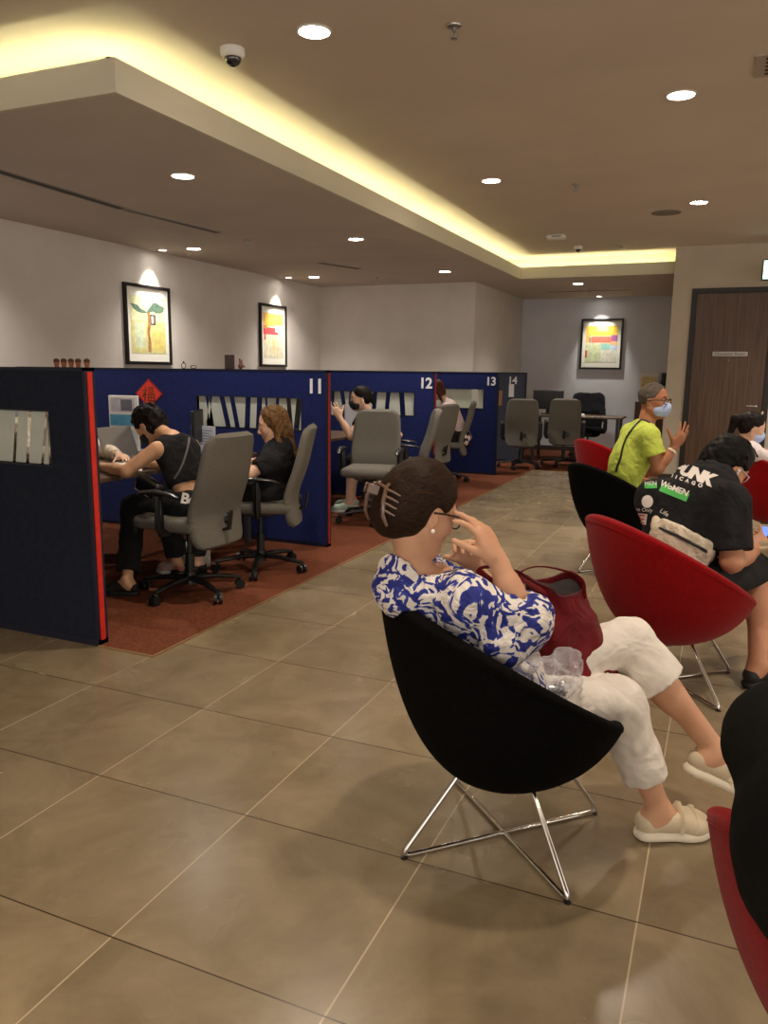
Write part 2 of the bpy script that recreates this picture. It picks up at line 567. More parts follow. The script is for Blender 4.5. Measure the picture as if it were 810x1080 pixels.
def torso(S, J, g=0.0, b=1.0, k=0.05, parts=('pelvis', 'waist', 'chest', 'shoulders')):
    left = unit(J['shL'] - J['shR']); hl = unit(J['hipL'] - J['hipR'])
    up = unit(J['neck'] - J['waist']); fr = unit(np.cross(left, up)); Mc = np.stack([fr, np.cross(up, fr), up], 1)
    up2 = unit(J['waist'] - J['pelvis']); fr2 = unit(np.cross(hl, up2)); Mp = np.stack([fr2, np.cross(up2, fr2), up2], 1)
    upm = unit(J['chest'] - J['pelvis']); lm = unit(left + hl); frm = unit(np.cross(lm, upm)); Mw = np.stack([frm, np.cross(upm, frm), upm], 1)
    hw = np.linalg.norm(J['hipL'] - J['hipR']) / 2 + .075 * b
    sw = np.linalg.norm(J['shL'] - J['shR']) / 2
    if 'pelvis' in parts: S.ell(J['pelvis'], (.112 * b + g, hw + g, .125 * b + g), Mp, k)
    if 'waist' in parts: S.ell(J['waist'], (.100 * b + g, (hw * .45 + sw * .45) + g, .15 * b + g), Mw, k)
    if 'chest' in parts: S.ell(J['chest'], (.110 * b + g, sw * .97 + g, .165 * b + g), Mc, k)
    if 'shoulders' in parts:
        a = J['shL'] * .92 + J['shR'] * .08; c = J['shR'] * .92 + J['shL'] * .08
        S.cap(a, c, .052 * b + g, .052 * b + g, k, n=fr, fl=.95)
        nb = J['neck']
        S.cap(nb - up * .03, nb + up * .0, .085 * b + g * .5, .052 * b + g * .5, k)
    return Mc


def nz(*a): return list(a)


SKIN = lambda n, c, c2: mat(n, c, .52, col2=c2, nscale=9, sss=.0, spec=.4, bump=.06, bscale=400)
# ------------------------------------------------------------------ room
HM, HC = 3.0, 2.70              # main ceiling, lower ceiling
XW, Y1, XJ, Y2 = -6.08, 11.45, -3.50, 14.40
XC, YN, YF = -2.80, 3.20, 11.28     # cove edges
YD, XD = 11.05, -0.735

wall_m = mat('wall_paint', (216, 208, 198), .85, col2=(210, 202, 192), nscale=3, bump=.05, bscale=300)
wall_w = mat('wall_paint_white', (222, 222, 226), .8, col2=(216, 216, 220), nscale=3)
ceil_m = mat('ceiling_paint', (206, 192, 178), .9, col2=(200, 186, 172), nscale=1.5)
ceil_l = mat('ceiling_paint_low', (204, 192, 178), .9, col2=(198, 186, 173), nscale=1.5)
lip_m = mat('cove_paint', (205, 198, 178), .85)
white_pl = mat('white_plastic', (225, 222, 216), .4)
dark_m = mat('black_plastic', (22, 22, 23), .45)
chrome = mat('chrome', (215, 212, 208), .12, 1.0)
alu = mat('aluminium', (170, 168, 165), .35, 1.0)


def floor_material():
    m = bpy.data.materials.new('floor_tile'); m.use_nodes = True; nt = m.node_tree; N = nt.nodes; L = nt.links
    b = N['Principled BSDF']; tc = N.new('ShaderNodeTexCoord'); sep = N.new('ShaderNodeSeparateXYZ'); L.new(tc.outputs['Object'], sep.inputs[0])

    def line(sock, off, s, w):
        a = N.new('ShaderNodeMath'); a.operation = 'SUBTRACT'; L.new(sock, a.inputs[0]); a.inputs[1].default_value = off - 60 * s
        d = N.new('ShaderNodeMath'); d.operation = 'DIVIDE'; L.new(a.outputs[0], d.inputs[0]); d.inputs[1].default_value = s
        f = N.new('ShaderNodeMath'); f.operation = 'FRACT'; L.new(d.outputs[0], f.inputs[0])
        p = N.new('ShaderNodeMath'); p.operation = 'PINGPONG'; L.new(f.outputs[0], p.inputs[0]); p.inputs[1].default_value = 0.5
        l = N.new('ShaderNodeMath'); l.operation = 'LESS_THAN'; L.new(p.outputs[0], l.inputs[0]); l.inputs[1].default_value = w / s / 2
        fl = N.new('ShaderNodeMath'); fl.operation = 'FLOOR'; L.new(d.outputs[0], fl.inputs[0])
        return l.outputs[0], fl.outputs[0]
    lx, ix = line(sep.outputs[0], -1.9015, .6003, .0045); ly, iy = line(sep.outputs[1], 1.334, .6003, .0045)
    cb = N.new('ShaderNodeCombineXYZ'); L.new(ix, cb.inputs[0]); L.new(iy, cb.inputs[1])
    wn = N.new('ShaderNodeTexWhiteNoise'); L.new(cb.outputs[0], wn.inputs['Vector'])
    add = N.new('ShaderNodeVectorMath'); add.operation = 'MULTIPLY_ADD'; L.new(cb.outputs[0], add.inputs[0]); add.inputs[1].default_value = (3.7, 2.3, 0); L.new(tc.outputs['Object'], add.inputs[2])
    n1 = N.new('ShaderNodeTexNoise'); n1.inputs['Scale'].default_value = 3.2; n1.inputs['Detail'].default_value = 9; n1.inputs['Roughness'].default_value = .62; n1.inputs['Distortion'].default_value = .5
    L.new(add.outputs[0], n1.inputs['Vector'])
    r = N.new('ShaderNodeValToRGB'); r.color_ramp.elements[0].position = .28; r.color_ramp.elements[1].position = .74
    r.color_ramp.elements[0].color = lin((111, 96, 73)); r.color_ramp.elements[1].color = lin((144, 128, 102)); L.new(n1.outputs['Fac'], r.inputs['Fac'])
    hs = N.new('ShaderNodeHueSaturation'); L.new(r.outputs['Color'], hs.inputs['Color'])
    mr = N.new('ShaderNodeMapRange'); mr.inputs['To Min'].default_value = .93; mr.inputs['To Max'].default_value = 1.07; L.new(wn.outputs['Value'], mr.inputs['Value']); L.new(mr.outputs[0], hs.inputs['Value'])
    m1 = N.new('ShaderNodeMixRGB'); L.new(lx, m1.inputs[0]); L.new(hs.outputs[0], m1.inputs[1]); m1.inputs[2].default_value = lin((176, 158, 130))  # joints running into the room: their reflected light is put into the colour
    m2 = N.new('ShaderNodeMixRGB'); L.new(ly, m2.inputs[0]); L.new(m1.outputs[0], m2.inputs[1]); m2.inputs[2].default_value = lin((60, 46, 34))
    L.new(m2.outputs[0], b.inputs['Base Color'])
    n2 = N.new('ShaderNodeTexNoise'); n2.inputs['Scale'].default_value = 3; n2.inputs['Detail'].default_value = 3; L.new(add.outputs[0], n2.inputs['Vector'])
    rr = N.new('ShaderNodeMapRange'); rr.inputs['To Min'].default_value = .20; rr.inputs['To Max'].default_value = .32; L.new(n2.outputs['Fac'], rr.inputs['Value'])
    L.new(rr.outputs[0], b.inputs['Roughness']); b.inputs['Specular IOR Level'].default_value = .45
    bp = N.new('ShaderNodeBump'); bp.inputs['Strength'].default_value = .03; bp.inputs['Distance'].default_value = .002; L.new(n2.outputs['Fac'], bp.inputs['Height']); L.new(bp.outputs[0], b.inputs['Normal'])
    return m


structure(MB().box((-6.6, -4.5, -.1), (7, 15, 0)).build('floor', floor_material(), None, False))
carpet_m = mat('carpet_red_brown', (96, 52, 34), .95, col2=(116, 66, 44), nscale=60, ndet=2, bump=.5, bscale=350, spec=.15)
cp = MB(); Xc = -2.49
cp.box((XW, 2.93, 0), (Xc, 11.28, .006)); cp.box((XW, 11.28, 0), (XD, 14.4, .006))
o = cp.build('floor_carpet', carpet_m, None, False); structure(o)
structure(MB().box((Xc, 2.93, 0), (Xc + .012, 11.27, .008)).box((-2.83, 2.918, 0), (Xc + .012, 2.93, .008)).box((Xc, 11.27, 0), (XD, 11.282, .008)).build('trim_carpet', mat('brass_trim', (170, 140, 100), .35, .6), None, False))

structure(MB().box((XW - .1, -4.5, 0), (XW, Y1, HC)).box((XW - .1, -4.5, HC), (XW, 3.6, HM)).build('wall_left', wall_m, None, False))
structure(MB().box((XW - .1, Y1, 0), (XJ, Y1 + .1, HC)).box((XJ - .1, Y1 + .1, 0), (XJ, Y2, HC)).build('wall_back', wall_m, None, False))
structure(MB().box((XJ - .1, Y2, 0), (XD, Y2 + .1, HC)).build('wall_far', wall_w, None, False))
structure(MB().box((XD, YD, 0), (-.50, YD + .15, HM)).box((-.50, YD, 2.48), (.50, YD + .15, HM)).box((.50, YD, 0), (7, YD + .15, HM)).box((XD, YD + .15, 0), (XD + .12, Y2, HM)).build('wall_door', mat('wall_paint_cream', (190, 178, 160), .85, col2=(184, 172, 154), nscale=3), None, False))
structure(MB().box((XW, Y1 - .012, 0), (XJ, Y1, .09)).box((XJ, Y2 - .012, 0), (XD, Y2, .09)).box((XD - .012, YD, 0), (XD, YD + .15, .09)).box((XD, YD - .012, 0), (-.50, YD, .09)).build('baseboard_back', mat('skirting', (60, 50, 42), .5), None, False))

# ceilings: the raised main ceiling and the lower ring with its light cove
structure(MB().box((-6.2, -4.5, HM), (7, 11.80, HM + .05)).build('ceiling', ceil_m, None, False))
low = MB()
# lower ceiling (left band and far band)
low.box((XW, YN + .03, HC), (XC - .03, Y2, HC + .04)); low.box((XC - .03, YF + .03, HC), (XD, Y2, HC + .04))
o = low.build('ceiling_lower', ceil_l, None, False); structure(o)
lip = MB(); LT = 2.856; T = .03
lip.box((XC - T, YN, HC), (XC, YF + .001, LT)); lip.box((XC - T, YF, HC), (XD, YF + T, LT)); lip.box((XW, YN, HC), (XC - T, YN + T, LT))
structure(lip.build('trim_1', lip_m, None, False))
# back walls of the trough
tr = MB(); g = .30
tr.box((XC - g - .02, YN + g, HC + .04), (XC - g, YF + g, HM)); tr.box((XC - g, YF + g, HC + .04), (XD, YF + g + .02, HM)); tr.box((XW, YN + g, HC + .04), (XC - g, YN + g + .02, HM))
structure(tr.build('trim_2', mat('cove_inner', (226, 222, 190), .8), None, False))

# LED cove lights lying in the trough
led_m = mat('led_strip', (252, 250, 196), .5, emit=34)
for nm, a, b_, lab in (('left', (XC - .17, YN + .15, HC + .07), (XC - .17, YF + .13, HC + .07), 'long warm white cove light running back along the stepped ceiling edge'),
                       ('far', (XC - .17, YF + .15, HC + .07), (XD - .03, YF + .15, HC + .07), 'warm white cove light across the far end above the back desks'),
                       ('near', (XW + .05, YN + .15, HC + .07), (XC - .17, YN + .15, HC + .07), 'warm white cove light at the near corner on the upper left')):
    t = thing('cove_light', lab, 'light', ((a[0] + b_[0]) / 2, (a[1] + b_[1]) / 2, HC + .04), group='cove lights')
    c = np.array(t.location)
    MB().box(np.minimum(a, b_) - np.array([.014, .014, .012]) - c, np.maximum(a, b_) + np.array([.014, .014, -.004]) - c).build('channel', white_pl, t, False)
    MB().box(np.minimum(a, b_) - np.array([.010, .010, .003]) - c, np.maximum(a, b_) + np.array([.010, .010, .006]) - c).build('led_strip', led_m, t, False)

# door in the far right wall
wood = mat('walnut_veneer', (66, 46, 33), .42, col2=(104, 76, 54), nscale=5, ndet=6, stretch=(14, 1, .35), ramp=(.3, .72), bump=.05, bscale=40)
dr = MB().box((-.44, YD + .01, .0), (.44, YD + .055, 2.42), bev=.003).build('door_1', wood, None, False); structure(dr)
fr_ = MB(); fm = mat('dark_frame', (30, 24, 22), .45)
fr_.box((-.50, YD - .02, 0), (-.44, YD + .15, 2.48)); fr_.box((.44, YD - .02, 0), (.50, YD + .15, 2.48)); fr_.box((-.44, YD - .02, 2.42), (.44, YD + .15, 2.48))
fr_.build('door_frame', fm, dr, False)
MB().cyl((.36, YD + .01, 1.02), (.36, YD - .05, 1.02), .012).tube([(.36, YD - .05, 1.02), (.25, YD - .055, 1.02)], .010).build('handle', chrome, dr)
MB().ball((.0, YD + .008, 1.585), .009, 10).build('door_viewer', chrome, dr)
sg = thing('door_sign', 'small silver room name plate on the dark wooden door', 'sign', (.005, YD + .008, 1.665))
MB().box((-.205, -.006, -.028), (.205, 0, .028), bev=.002).build('plate', mat('brushed_plate', (176, 170, 164), .4, .3), sg, False)
text_obj('lettering', 'Discussion Room', .05, mat('ink', (30, 26, 25), .6), sg, Matrix.Translation((0, -.008, 0)) @ Matrix.Rotation(R(90), 4, 'X'))

# exit sign hanging at the right
ex = thing('exit_sign', 'lit white and green exit sign hanging high by the wooden door', 'sign', (.46, 10.55, 2.62))
MB().box((-.19, -.03, -.12), (.19, .03, .12), bev=.008).build('housing', mat('sign_housing', (40, 60, 62), .5), ex, False)
MB().box((-.175, -.033, -.105), (.175, -.030, .105)).build('face', mat('sign_face', (205, 240, 225), .5, emit=1.6), ex, False)
MB().cyl((-.12, 0, .12), (-.12, 0, .38), .006).build('hanger', white_pl, ex); MB().cyl((.12, 0, .12), (.12, 0, .38), .006).build('hanger', white_pl, ex)
text_obj('lettering', 'EXIT', .15, mat('sign_green', (30, 140, 90), .5, emit=.5), ex, Matrix.Translation((.02, -.035, 0)) @ Matrix.Rotation(R(90), 4, 'X'))


# downlights
def make_downlight(rad, em):
    t = thing('downlight', 'x', 'light')
    MB().lathe([(rad * .86, .0), (rad, -.001), (rad, -.006), (rad * .88, -.009), (rad * .84, -.003), (rad * .84, .0)], n=28).build('trim_ring', white_pl, t)
    MB().lathe([(0, -.004), (rad * .84, -.003), (rad * .84, -.001), (0, -.001)], n=28).build('lens', em, t)
    return t


warm = mat('lamp_warm', (255, 236, 214), .5, emit=85); cool = mat('lamp_cool', (255, 248, 238), .5, emit=40)
proto = {}


def spot(loc, power, size, col, blend=.7, rad=.05, aim=None):
    l = bpy.data.lights.new('downlight_beam', 'SPOT'); l.energy = power; l.spot_size = R(size); l.spot_blend = blend; l.color = col; l.shadow_soft_size = rad
    o = bpy.data.objects.new('downlight_beam', l); COL.objects.link(o); o.location = loc
    if aim is not None:
        o.rotation_euler = (Vector(aim) - Vector(loc)).to_track_quat('-Z', 'Y').to_euler()
    return o


WARM = (1.0, .86, .70); COOL = (1.0, .93, .86)
main_l = [(-1.95, 3.62, 'near the dome camera', 1), (-.38, 5.17, 'over the black lounge chair row', 1), (-1.97, 6.80, 'in the middle of the raised ceiling', 1), (-.38, 8.30, 'beside the round ceiling disc', 1),
          (-.38, 2.0, '', 0), (-1.95, .4, '', 0), (1.2, 3.6, '', 0), (1.2, .4, '', 0), (1.2, 6.8, '', 0), (-.38, -1.2, '', 0), (2.8, 2.0, '', 0), (2.8, 5.2, '', 0), (1.2, 9.9, '', 0), (4.4, 3.6, '', 0), (2.8, -1.2, '', 0)]
for (x, y, w, vis) in main_l:
    if vis:
        lab = 'bright recessed downlight in the main ceiling ' + w
        if 'm' not in proto:
            proto['m'] = make_downlight(.085, warm); t = proto['m']; t.location = (x, y, HM); t['label'] = lab; t['group'] = 'downlights in the raised ceiling'
        else: t = dup(proto['m'], (x, y, HM), 0, lab)
    spot((x, y, HM - .02), P_MAIN * (1.5 if y > 6 else 1), 115, (1.0, .90, .80) if y > 6 else WARM, .8, .06)
low_l = [(-3.53, 4.66, 'first of the row next to the cove'), (-3.53, 7.42, 'second of the row next to the cove'), (-3.53, 10.15, 'third of the row next to the cove'),
         (-5.50, 7.41, 'nearest one by the picture wall'), (-5.50, 10.18, 'farther one by the picture wall'), (-2.13, 12.1, 'above the back desk')]
for (x, y, w) in low_l:
    lab = 'flat round downlight in the lower ceiling, ' + w
    if 'l' not in proto:
        proto['l'] = make_downlight(.085, cool); t = proto['l']; t.location = (x, y, HC); t['label'] = lab; t['group'] = 'downlights in the lower ceiling'
    else: t = dup(proto['l'], (x, y, HC), 0, lab)
    spot((x, y, HC - .02), P_LOW * (1.6 if y > 12 else 1.25 if y > 9 else 1), 120, COOL, .8, .07)
spot((-5.5, 4.66, HC - .02), P_LOW, 120, COOL, .8, .07)
# small picture spots
for (x, y, tx, ty, tz, w) in [(-5.90, 7.38, -6.08, 7.34, 2.2, 'above the tree picture'), (-5.88, 10.12, -6.08, 10.05, 2.0, 'above the orange picture on the left wall'), (-2.12, 14.12, -2.08, 14.4, 2.0, 'above the picture on the far wall')]:
    lab = 'small picture spotlight ' + w
    if 's' not in proto:
        proto['s'] = make_downlight(.045, cool); t = proto['s']; t.location = (x, y, HC); t['label'] = lab; t['group'] = 'picture spotlights'
    else: t = dup(proto['s'], (x, y, HC), 0, lab)
    spot((x, y, HC - .03), P_PIC, 62, (1, .95, .85), .9, .03, (tx, ty, tz - .3))


# slot diffusers, sprinklers, camera domes and other ceiling fittings
def slot(a, b_, w, lab, half=None):
    a = np.array(a, float); b_ = np.array(b_, float); t = thing('air_slot', lab, 'vent', (*a, HC), math.atan2(*(b_ - a)[::-1]), 'air slots in the lower ceiling')
    L_ = np.linalg.norm(b_ - a)
    MB().box((0, -w, -.006), (L_, -w + .012, 0)).box((0, w - .012, -.006), (L_, w, 0)).box((0, -w, -.006), (.01, w, 0)).box((L_ - .01, -w, -.006), (L_, w, 0)).build('frame', mat('vent_frame', (150, 142, 132), .5), t, False)
    MB().box((.0, -w + .012, -.002), (L_, w - .012, -.0005)).build('opening', mat('vent_dark', (30, 28, 27), .8), t, False)
    m = MB()
    for i in (-1, 1): m.box((0, i * w * .35 - .003, -.007), (L_, i * w * .35 + .003, -.002))
    m.build('vanes', mat('vent_vane', (95, 90, 84), .5), t, False)
    return t


slot((-4.60, 3.6), (-4.72, 5.42), .05, 'long dark air slot in the lower ceiling, nearest half')
slot((-4.72, 5.46), (-4.64, 6.65), .04, 'long air slot with bright vanes continuing the dark one')
slot((-4.72, 8.88), (-4.50, 9.55), .05, 'short air slot in the lower ceiling above booth twelve')
slot((-2.80, 13.2), (-1.52, 13.2), .035, 'thin dark air slot in front of the far wall')


def make_sprinkler():
    t = thing('sprinkler', 'x', 'sprinkler')
    MB().lathe([(0, 0), (.036, -.001), (.034, -.007), (.012, -.012), (0, -.012)]).build('escutcheon', alu, t)
    MB().cyl((0, 0, -.01), (0, 0, -.03), .008).tube([(.008, 0, -.028), (.014, 0, -.042), (.006, 0, -.056)], .0025, 6).tube([(-.008, 0, -.028), (-.014, 0, -.042), (-.006, 0, -.056)], .0025, 6).cyl((0, 0, -.03), (0, 0, -.055), .003).build('head', alu, t)
    MB().lathe([(0, -.056), (.016, -.056), (.016, -.059), (0, -.059)]).build('deflector', alu, t)
    return t


sp0 = make_sprinkler()
for i, (x, y, z, lab) in enumerate([(-1.31, 3.81, HM, 'chrome sprinkler nearest the camera in the raised ceiling'), (-1.33, 7.18, HM, 'chrome sprinkler in the middle of the raised ceiling'), (-1.345, 10.56, HM, 'chrome sprinkler by the far cove light'),
                                    (-4.62, 7.12, HC, 'sprinkler in the lower ceiling above booth eleven'), (-4.65, 10.45, HC, 'sprinkler in the lower ceiling near the back wall'), (-2.1, 12.95, HC, 'sprinkler beside the thin slot before the far wall')]):
    if i == 0: t = sp0; t.location = (x, y, z); t['label'] = lab; t['group'] = 'ceiling sprinklers'
    else: dup(sp0, (x, y, z), 0, lab)


def make_dome(sc):
    t = thing('dome_camera', 'x', 'camera')
    MB().lathe([(0, 0), (.062 * sc, 0), (.062 * sc, -.028 * sc), (.052 * sc, -.042 * sc), (.047 * sc, -.044 * sc), (0, -.044 * sc)], n=28).build('housing', white_pl, t)
    MB().ball((0, 0, -.044 * sc), .044 * sc, 20, (1, 1, .95)).build('dome', mat('camera_dome', (14, 15, 18), .08, coat=1), t)
    return t


d1 = make_dome(1.0); d1.location = (-2.44, 3.66, HM); d1['label'] = 'white security camera with black dome hanging near the cove corner'
d2 = make_dome(.85); d2.location = (-1.89, 10.6, HM); d2['label'] = 'small white dome camera close to the far cove light'
wf = thing('access_point', 'white rectangular wireless box on the ceiling before the far cove', 'device', (-1.99, 9.68, HM), R(8))
MB().box((-.11, -.08, -.045), (.11, .08, 0), bev=.015).build('case', white_pl, wf); MB().box((-.05, -.081, -.030), (.06, -.079, -.018)).build('badge', mat('grey_badge', (90, 90, 95), .5), wf, False)
rd = thing('ceiling_disc', 'flat round ceiling plate with a thin dark ring beside a downlight', 'speaker', (-.70, 8.71, HM))
MB().lathe([(0, -.004), (.125, -.004), (.13, -.001), (0, -.001)], n=36).build('plate', ceil_m, rd); MB().lathe([(.128, 0), (.142, 0), (.142, -.007), (.128, -.007)], n=36).build('ring', mat('ring_grey', (120, 110, 100), .5), rd)
vt = thing('ceiling_vent', 'louvred air vent at the upper right of the ceiling', 'vent', (.26, 4.86, HM), R(0))
MB().box((-.26, -.16, -.008), (.30, .16, 0)).build('frame', mat('vent_frame2', (165, 152, 138), .6), vt, False)
m = MB()
for i in range(5): m.box((-.21, -.12 + i * .055, -.010), (.27, -.12 + i * .055 + .022, -.008))
m.build('louvres', mat('vent_dark', (30, 28, 27), .8), vt, False)
# ------------------------------------------------------------------ booth partitions
navy = mat('navy_fabric', (22, 34, 92), .85, col2=(17, 27, 78), nscale=30, bump=.25, bscale=500, sheen=.1, spec=.2)
navy_dark = mat('navy_dark_fabric', (34, 38, 50), .9, col2=(29, 33, 45), nscale=30, bump=.25, bscale=500, spec=.15)
greyblue = mat('greyblue_fabric', (78, 82, 96), .9, col2=(70, 74, 88), nscale=30, spec=.15)
red_m = mat('red_edge', (214, 44, 26), .5, col2=(196, 36, 24), nscale=25)
red_dk = mat('red_edge_dim', (150, 34, 40), .6, col2=(120, 26, 34), nscale=25)
edge_m = mat('panel_edge', (16, 20, 40), .55)
glass_m = mat('clear_glass', (235, 240, 238), .03, trans=1.0, ior=1.05, spec=.3)
film_m = mat('frosted_film', (192, 196, 184), .6, col2=(184, 187, 176), nscale=8)
film_dark = mat('frosted_film_shade', (150, 152, 146), .6)
num_m = mat('number_white', (228, 228, 230), .5)


def partition(Y, xe, xw, win, label, fab, num=None, redmat=red_m, slits=(), th=.062, film=film_m):
    """a screen standing across the booth at depth Y, from its free end xe to the wall side xw"""
    t = thing('booth_partition', label, 'partition', ((xe + xw) / 2, Y, 0), group='booth partitions')
    cx = (xe + xw) / 2; H_ = 1.385; h = th / 2; b = MB()
    x0, x1, z0, z1 = win[0] - cx, win[1] - cx, win[2], win[3]
    L0, L1 = xw - cx, xe - cx - .012
    for bx in (((L0, -h, .03), (x0, h, H_)), ((x1, -h, .03), (L1, h, H_)), ((x0, -h, .03), (x1, h, z0)), ((x0, -h, z1), (x1, h, H_))):
        b.box(*bx)
    b.build('panel', fab, t, False)
    e = MB(); e.box((L0, -h - .004, H_), (L1 + .012, h + .004, H_ + .014)).box((L0, -h - .002, 0), (L1 + .012, h + .002, .035))
    e.box((L1, -h - .004, .0), (L1 + .012, h + .004, H_ + .014)); e.build('edge_frame', edge_m, t, False)
    MB().box((L1 + .010, -h * .55, .03), (L1 + .017, h * .45, H_ - .005)).build('red_trim', redmat, t, False)
    fr = MB()
    for bx in (((x0, -h - .003, z0 - .008), (x1, h + .003, z0)), ((x0, -h - .003, z1), (x1, h + .003, z1 + .006)), ((x0 - .006, -h - .003, z0 - .008), (x0, h + .003, z1 + .006)), ((x1, -h - .003, z0 - .008), (x1 + .006, h + .003, z1 + .006))): fr.box(*bx)
    f_ = fr.build('window_frame', mat('win_frame', (30, 32, 44), .4), t, False)
    MB().box((x0, -.003, z0), (x1, .003, z1)).build('glass', glass_m, f_, False)
    # frosted film cut into leaning pieces with clear slits between
    fl = MB(); prev = (x0, x0)
    for (tp, bt, wd) in list(slits) + [(1.0, 1.0, 0)]:
        xt, xb = x0 + (x1 - x0) * tp, x0 + (x1 - x0) * bt
        q = [(prev[0], z1), (xt - wd / 2, z1), (xb - wd / 2, z0), (prev[1], z0)]
        if q[1][0] > q[0][0] + .004 or q[2][0] > q[3][0] + .004:
            vs = [(x, -.0055, z) for x, z in q] + [(x, -.0042, z) for x, z in q]
            fl.add(vs, [(0, 1, 2, 3), (7, 6, 5, 4), (0, 4, 5, 1), (1, 5, 6, 2), (2, 6, 7, 3), (3, 7, 4, 0)])
        prev = (xt + wd / 2, xb + wd / 2)
    fl.build('frosted_film', film, f_, False)
    if num:
        text_obj('number', num, .155, num_m, t, Matrix.Translation((-2.93 - cx if num != '14' else L1 - .2, -h - .003, 1.272)) @ Matrix.Rotation(R(90), 4, 'X'), .002, bold=.004, spacing=.95)
    return t


sl10 = [(.66, .62, .035), (.76, .755, .04), (.885, .85, .03), (.955, .975, .03)]
sl10 = [(.20, .24, .03), (.40, .37, .03), ((at_y(19, 434, 2.96)[0] + 4.10) / 1.025, (at_y(16, 488, 2.96)[0] + 4.10) / 1.025, .022), ((at_y(32, 434, 2.96)[0] + 4.10) / 1.025, (at_y(30, 488, 2.96)[0] + 4.10) / 1.025, .022), ((at_y(50.5, 434, 2.96)[0] + 4.10) / 1.025, (at_y(45.5, 488, 2.96)[0] + 4.10) / 1.025, .018), ((at_y(52.5, 434, 2.96)[0] + 4.10) / 1.025, (at_y(54, 488, 2.96)[0] + 4.10) / 1.025, .018)]
P10 = partition(2.96, -2.83, XW, (-4.10, -3.075, .915, 1.182), 'dark navy booth partition with a red edge, nearest on the left', navy_dark, None, red_m, sl10)
sl11 = [(.08, .13, .035), (.12, .08, .025), (.23, .29, .05), (.33, .38, .045), (.49, .475, .05), (.60, .585, .05), (.66, .68, .02), (.77, .75, .03), (.87, .89, .04), (.97, .94, .05)]
P11 = partition(5.475, -2.83, XW, (-4.05, -3.06, .93, 1.178), 'blue booth partition numbered 11', navy, '11', red_dk, sl11)
sl12 = [(.10, .14, .05), (.22, .20, .05), (.36, .38, .03), (.52, .50, .05), (.68, .66, .05), (.84, .86, .06)]
P12 = partition(7.93, -2.83, XW, (-4.03, -3.06, .93, 1.172), 'blue booth partition numbered 12', navy, '12', red_dk, sl12)
sl13 = [(.30, .33, .015), (.55, .55, .015), (.86, .88, .10)]
P13 = partition(10.46, -2.83, XW, (-4.00, -3.03, .91, 1.165), 'blue booth partition numbered 13', navy, '13', edge_m, sl13, film=mat('film13', (196, 204, 186), .6))
P14 = partition(12.20, -2.86, XJ, (-3.42, -3.22, .88, 1.12), 'grey blue partition with a paper notice beyond number 13', greyblue, '14', edge_m, [(.4, .4, .03)], film=mat('film14', (170, 130, 100), .6))
nt_ = thing('wall_notice', 'small white paper notice on the grey blue partition', 'notice', (-3.085, 12.1685, 1.12))
MB().box((-.04, -.002, -.10), (.04, 0, .10)).build('sheet', mat('paper', (228, 226, 222), .8), nt_, False)

# red diamond with a gold character
fu = thing('paper_diamond', 'red paper diamond with a dark gold festive character on the blue partition', 'decoration', (-4.545, 5.440, 1.185))
MB().add([(0, -.002, .128), (.148, -.002, 0), (0, -.002, -.128), (-.148, -.002, 0), (0, 0, .128), (.148, 0, 0), (0, 0, -.128), (-.148, 0, 0)], [(0, 3, 2, 1), (4, 5, 6, 7), (0, 1, 5, 4), (1, 2, 6, 5), (2, 3, 7, 6), (3, 0, 4, 7)]).build('border', mat('deep_red', (150, 24, 30), .6), fu, False)
MB().add([(0, -.004, .112), (.130, -.004, 0), (0, -.004, -.112), (-.130, -.004, 0)], [(0, 3, 2, 1)]).build('sheet', mat('bright_red', (222, 62, 44), .55), fu, False)
st = MB()
strokes = [([(-.040, .055), (-.030, .042)], .010), ([(-.066, .026), (-.022, .030)], .008), ([(-.024, .028), (-.066, -.028)], .008), ([(-.042, .008), (-.042, -.062)], .011), ([(-.034, -.004), (-.018, -.018)], .008),
           ([(.000, .052), (.052, .052)], .008), ([(.004, .036), (.004, .012), (.046, .012), (.046, .036), (.004, .036)], .007),
           ([(-.004, -.006), (-.004, -.062), (.058, -.062), (.058, -.006), (-.004, -.006)], .009), ([(-.002, -.034), (.056, -.034)], .007), ([(.027, -.008), (.027, -.060)], .007)]
for pts, w_ in strokes:
    for (a, b_) in zip(pts[:-1], pts[1:]):
        a = np.array([a[0], -.0052, a[1]]); b_ = np.array([b_[0], -.0052, b_[1]]); d = unit(b_ - a); n = np.array([d[2], 0, -d[0]]) * w_ / 2; e_ = d * w_ * .4
        st.add([a - e_ + n, b_ + e_ + n * 1.3, b_ + e_ - n * 1.3, a - e_ - n], [(0, 1, 2, 3)])
st.build('character', mat('dark_gold', (92, 58, 20), .5), fu, False)


# ------------------------------------------------------------------ pictures
def picture(loc, yaw, w, h, label, art, mw=.10):
    t = thing('framed_picture', label, 'picture', loc, yaw, 'framed pictures on the walls')   # local: x across, -y towards the viewer
    f = MB(); fw = .034; d = .035
    for bx in (((-w / 2, -d, -h / 2), (-w / 2 + fw, 0, h / 2)), ((w / 2 - fw, -d, -h / 2), (w / 2, 0, h / 2)), ((-w / 2 + fw, -d, -h / 2), (w / 2 - fw, 0, -h / 2 + fw)), ((-w / 2 + fw, -d, h / 2 - fw), (w / 2 - fw, 0, h / 2))): f.box(*bx)
    f.build('frame', mat('black_frame', (24, 20, 19), .35), t, False)
    MB().box((-w / 2 + fw, -.018, -h / 2 + fw), (w / 2 - fw, -.012, h / 2 - fw)).build('mat_board', mat('mat_board', (232, 228, 214), .8), t, False)
    art(t, w / 2 - fw - mw * .62, h / 2 - fw - mw)
    return t


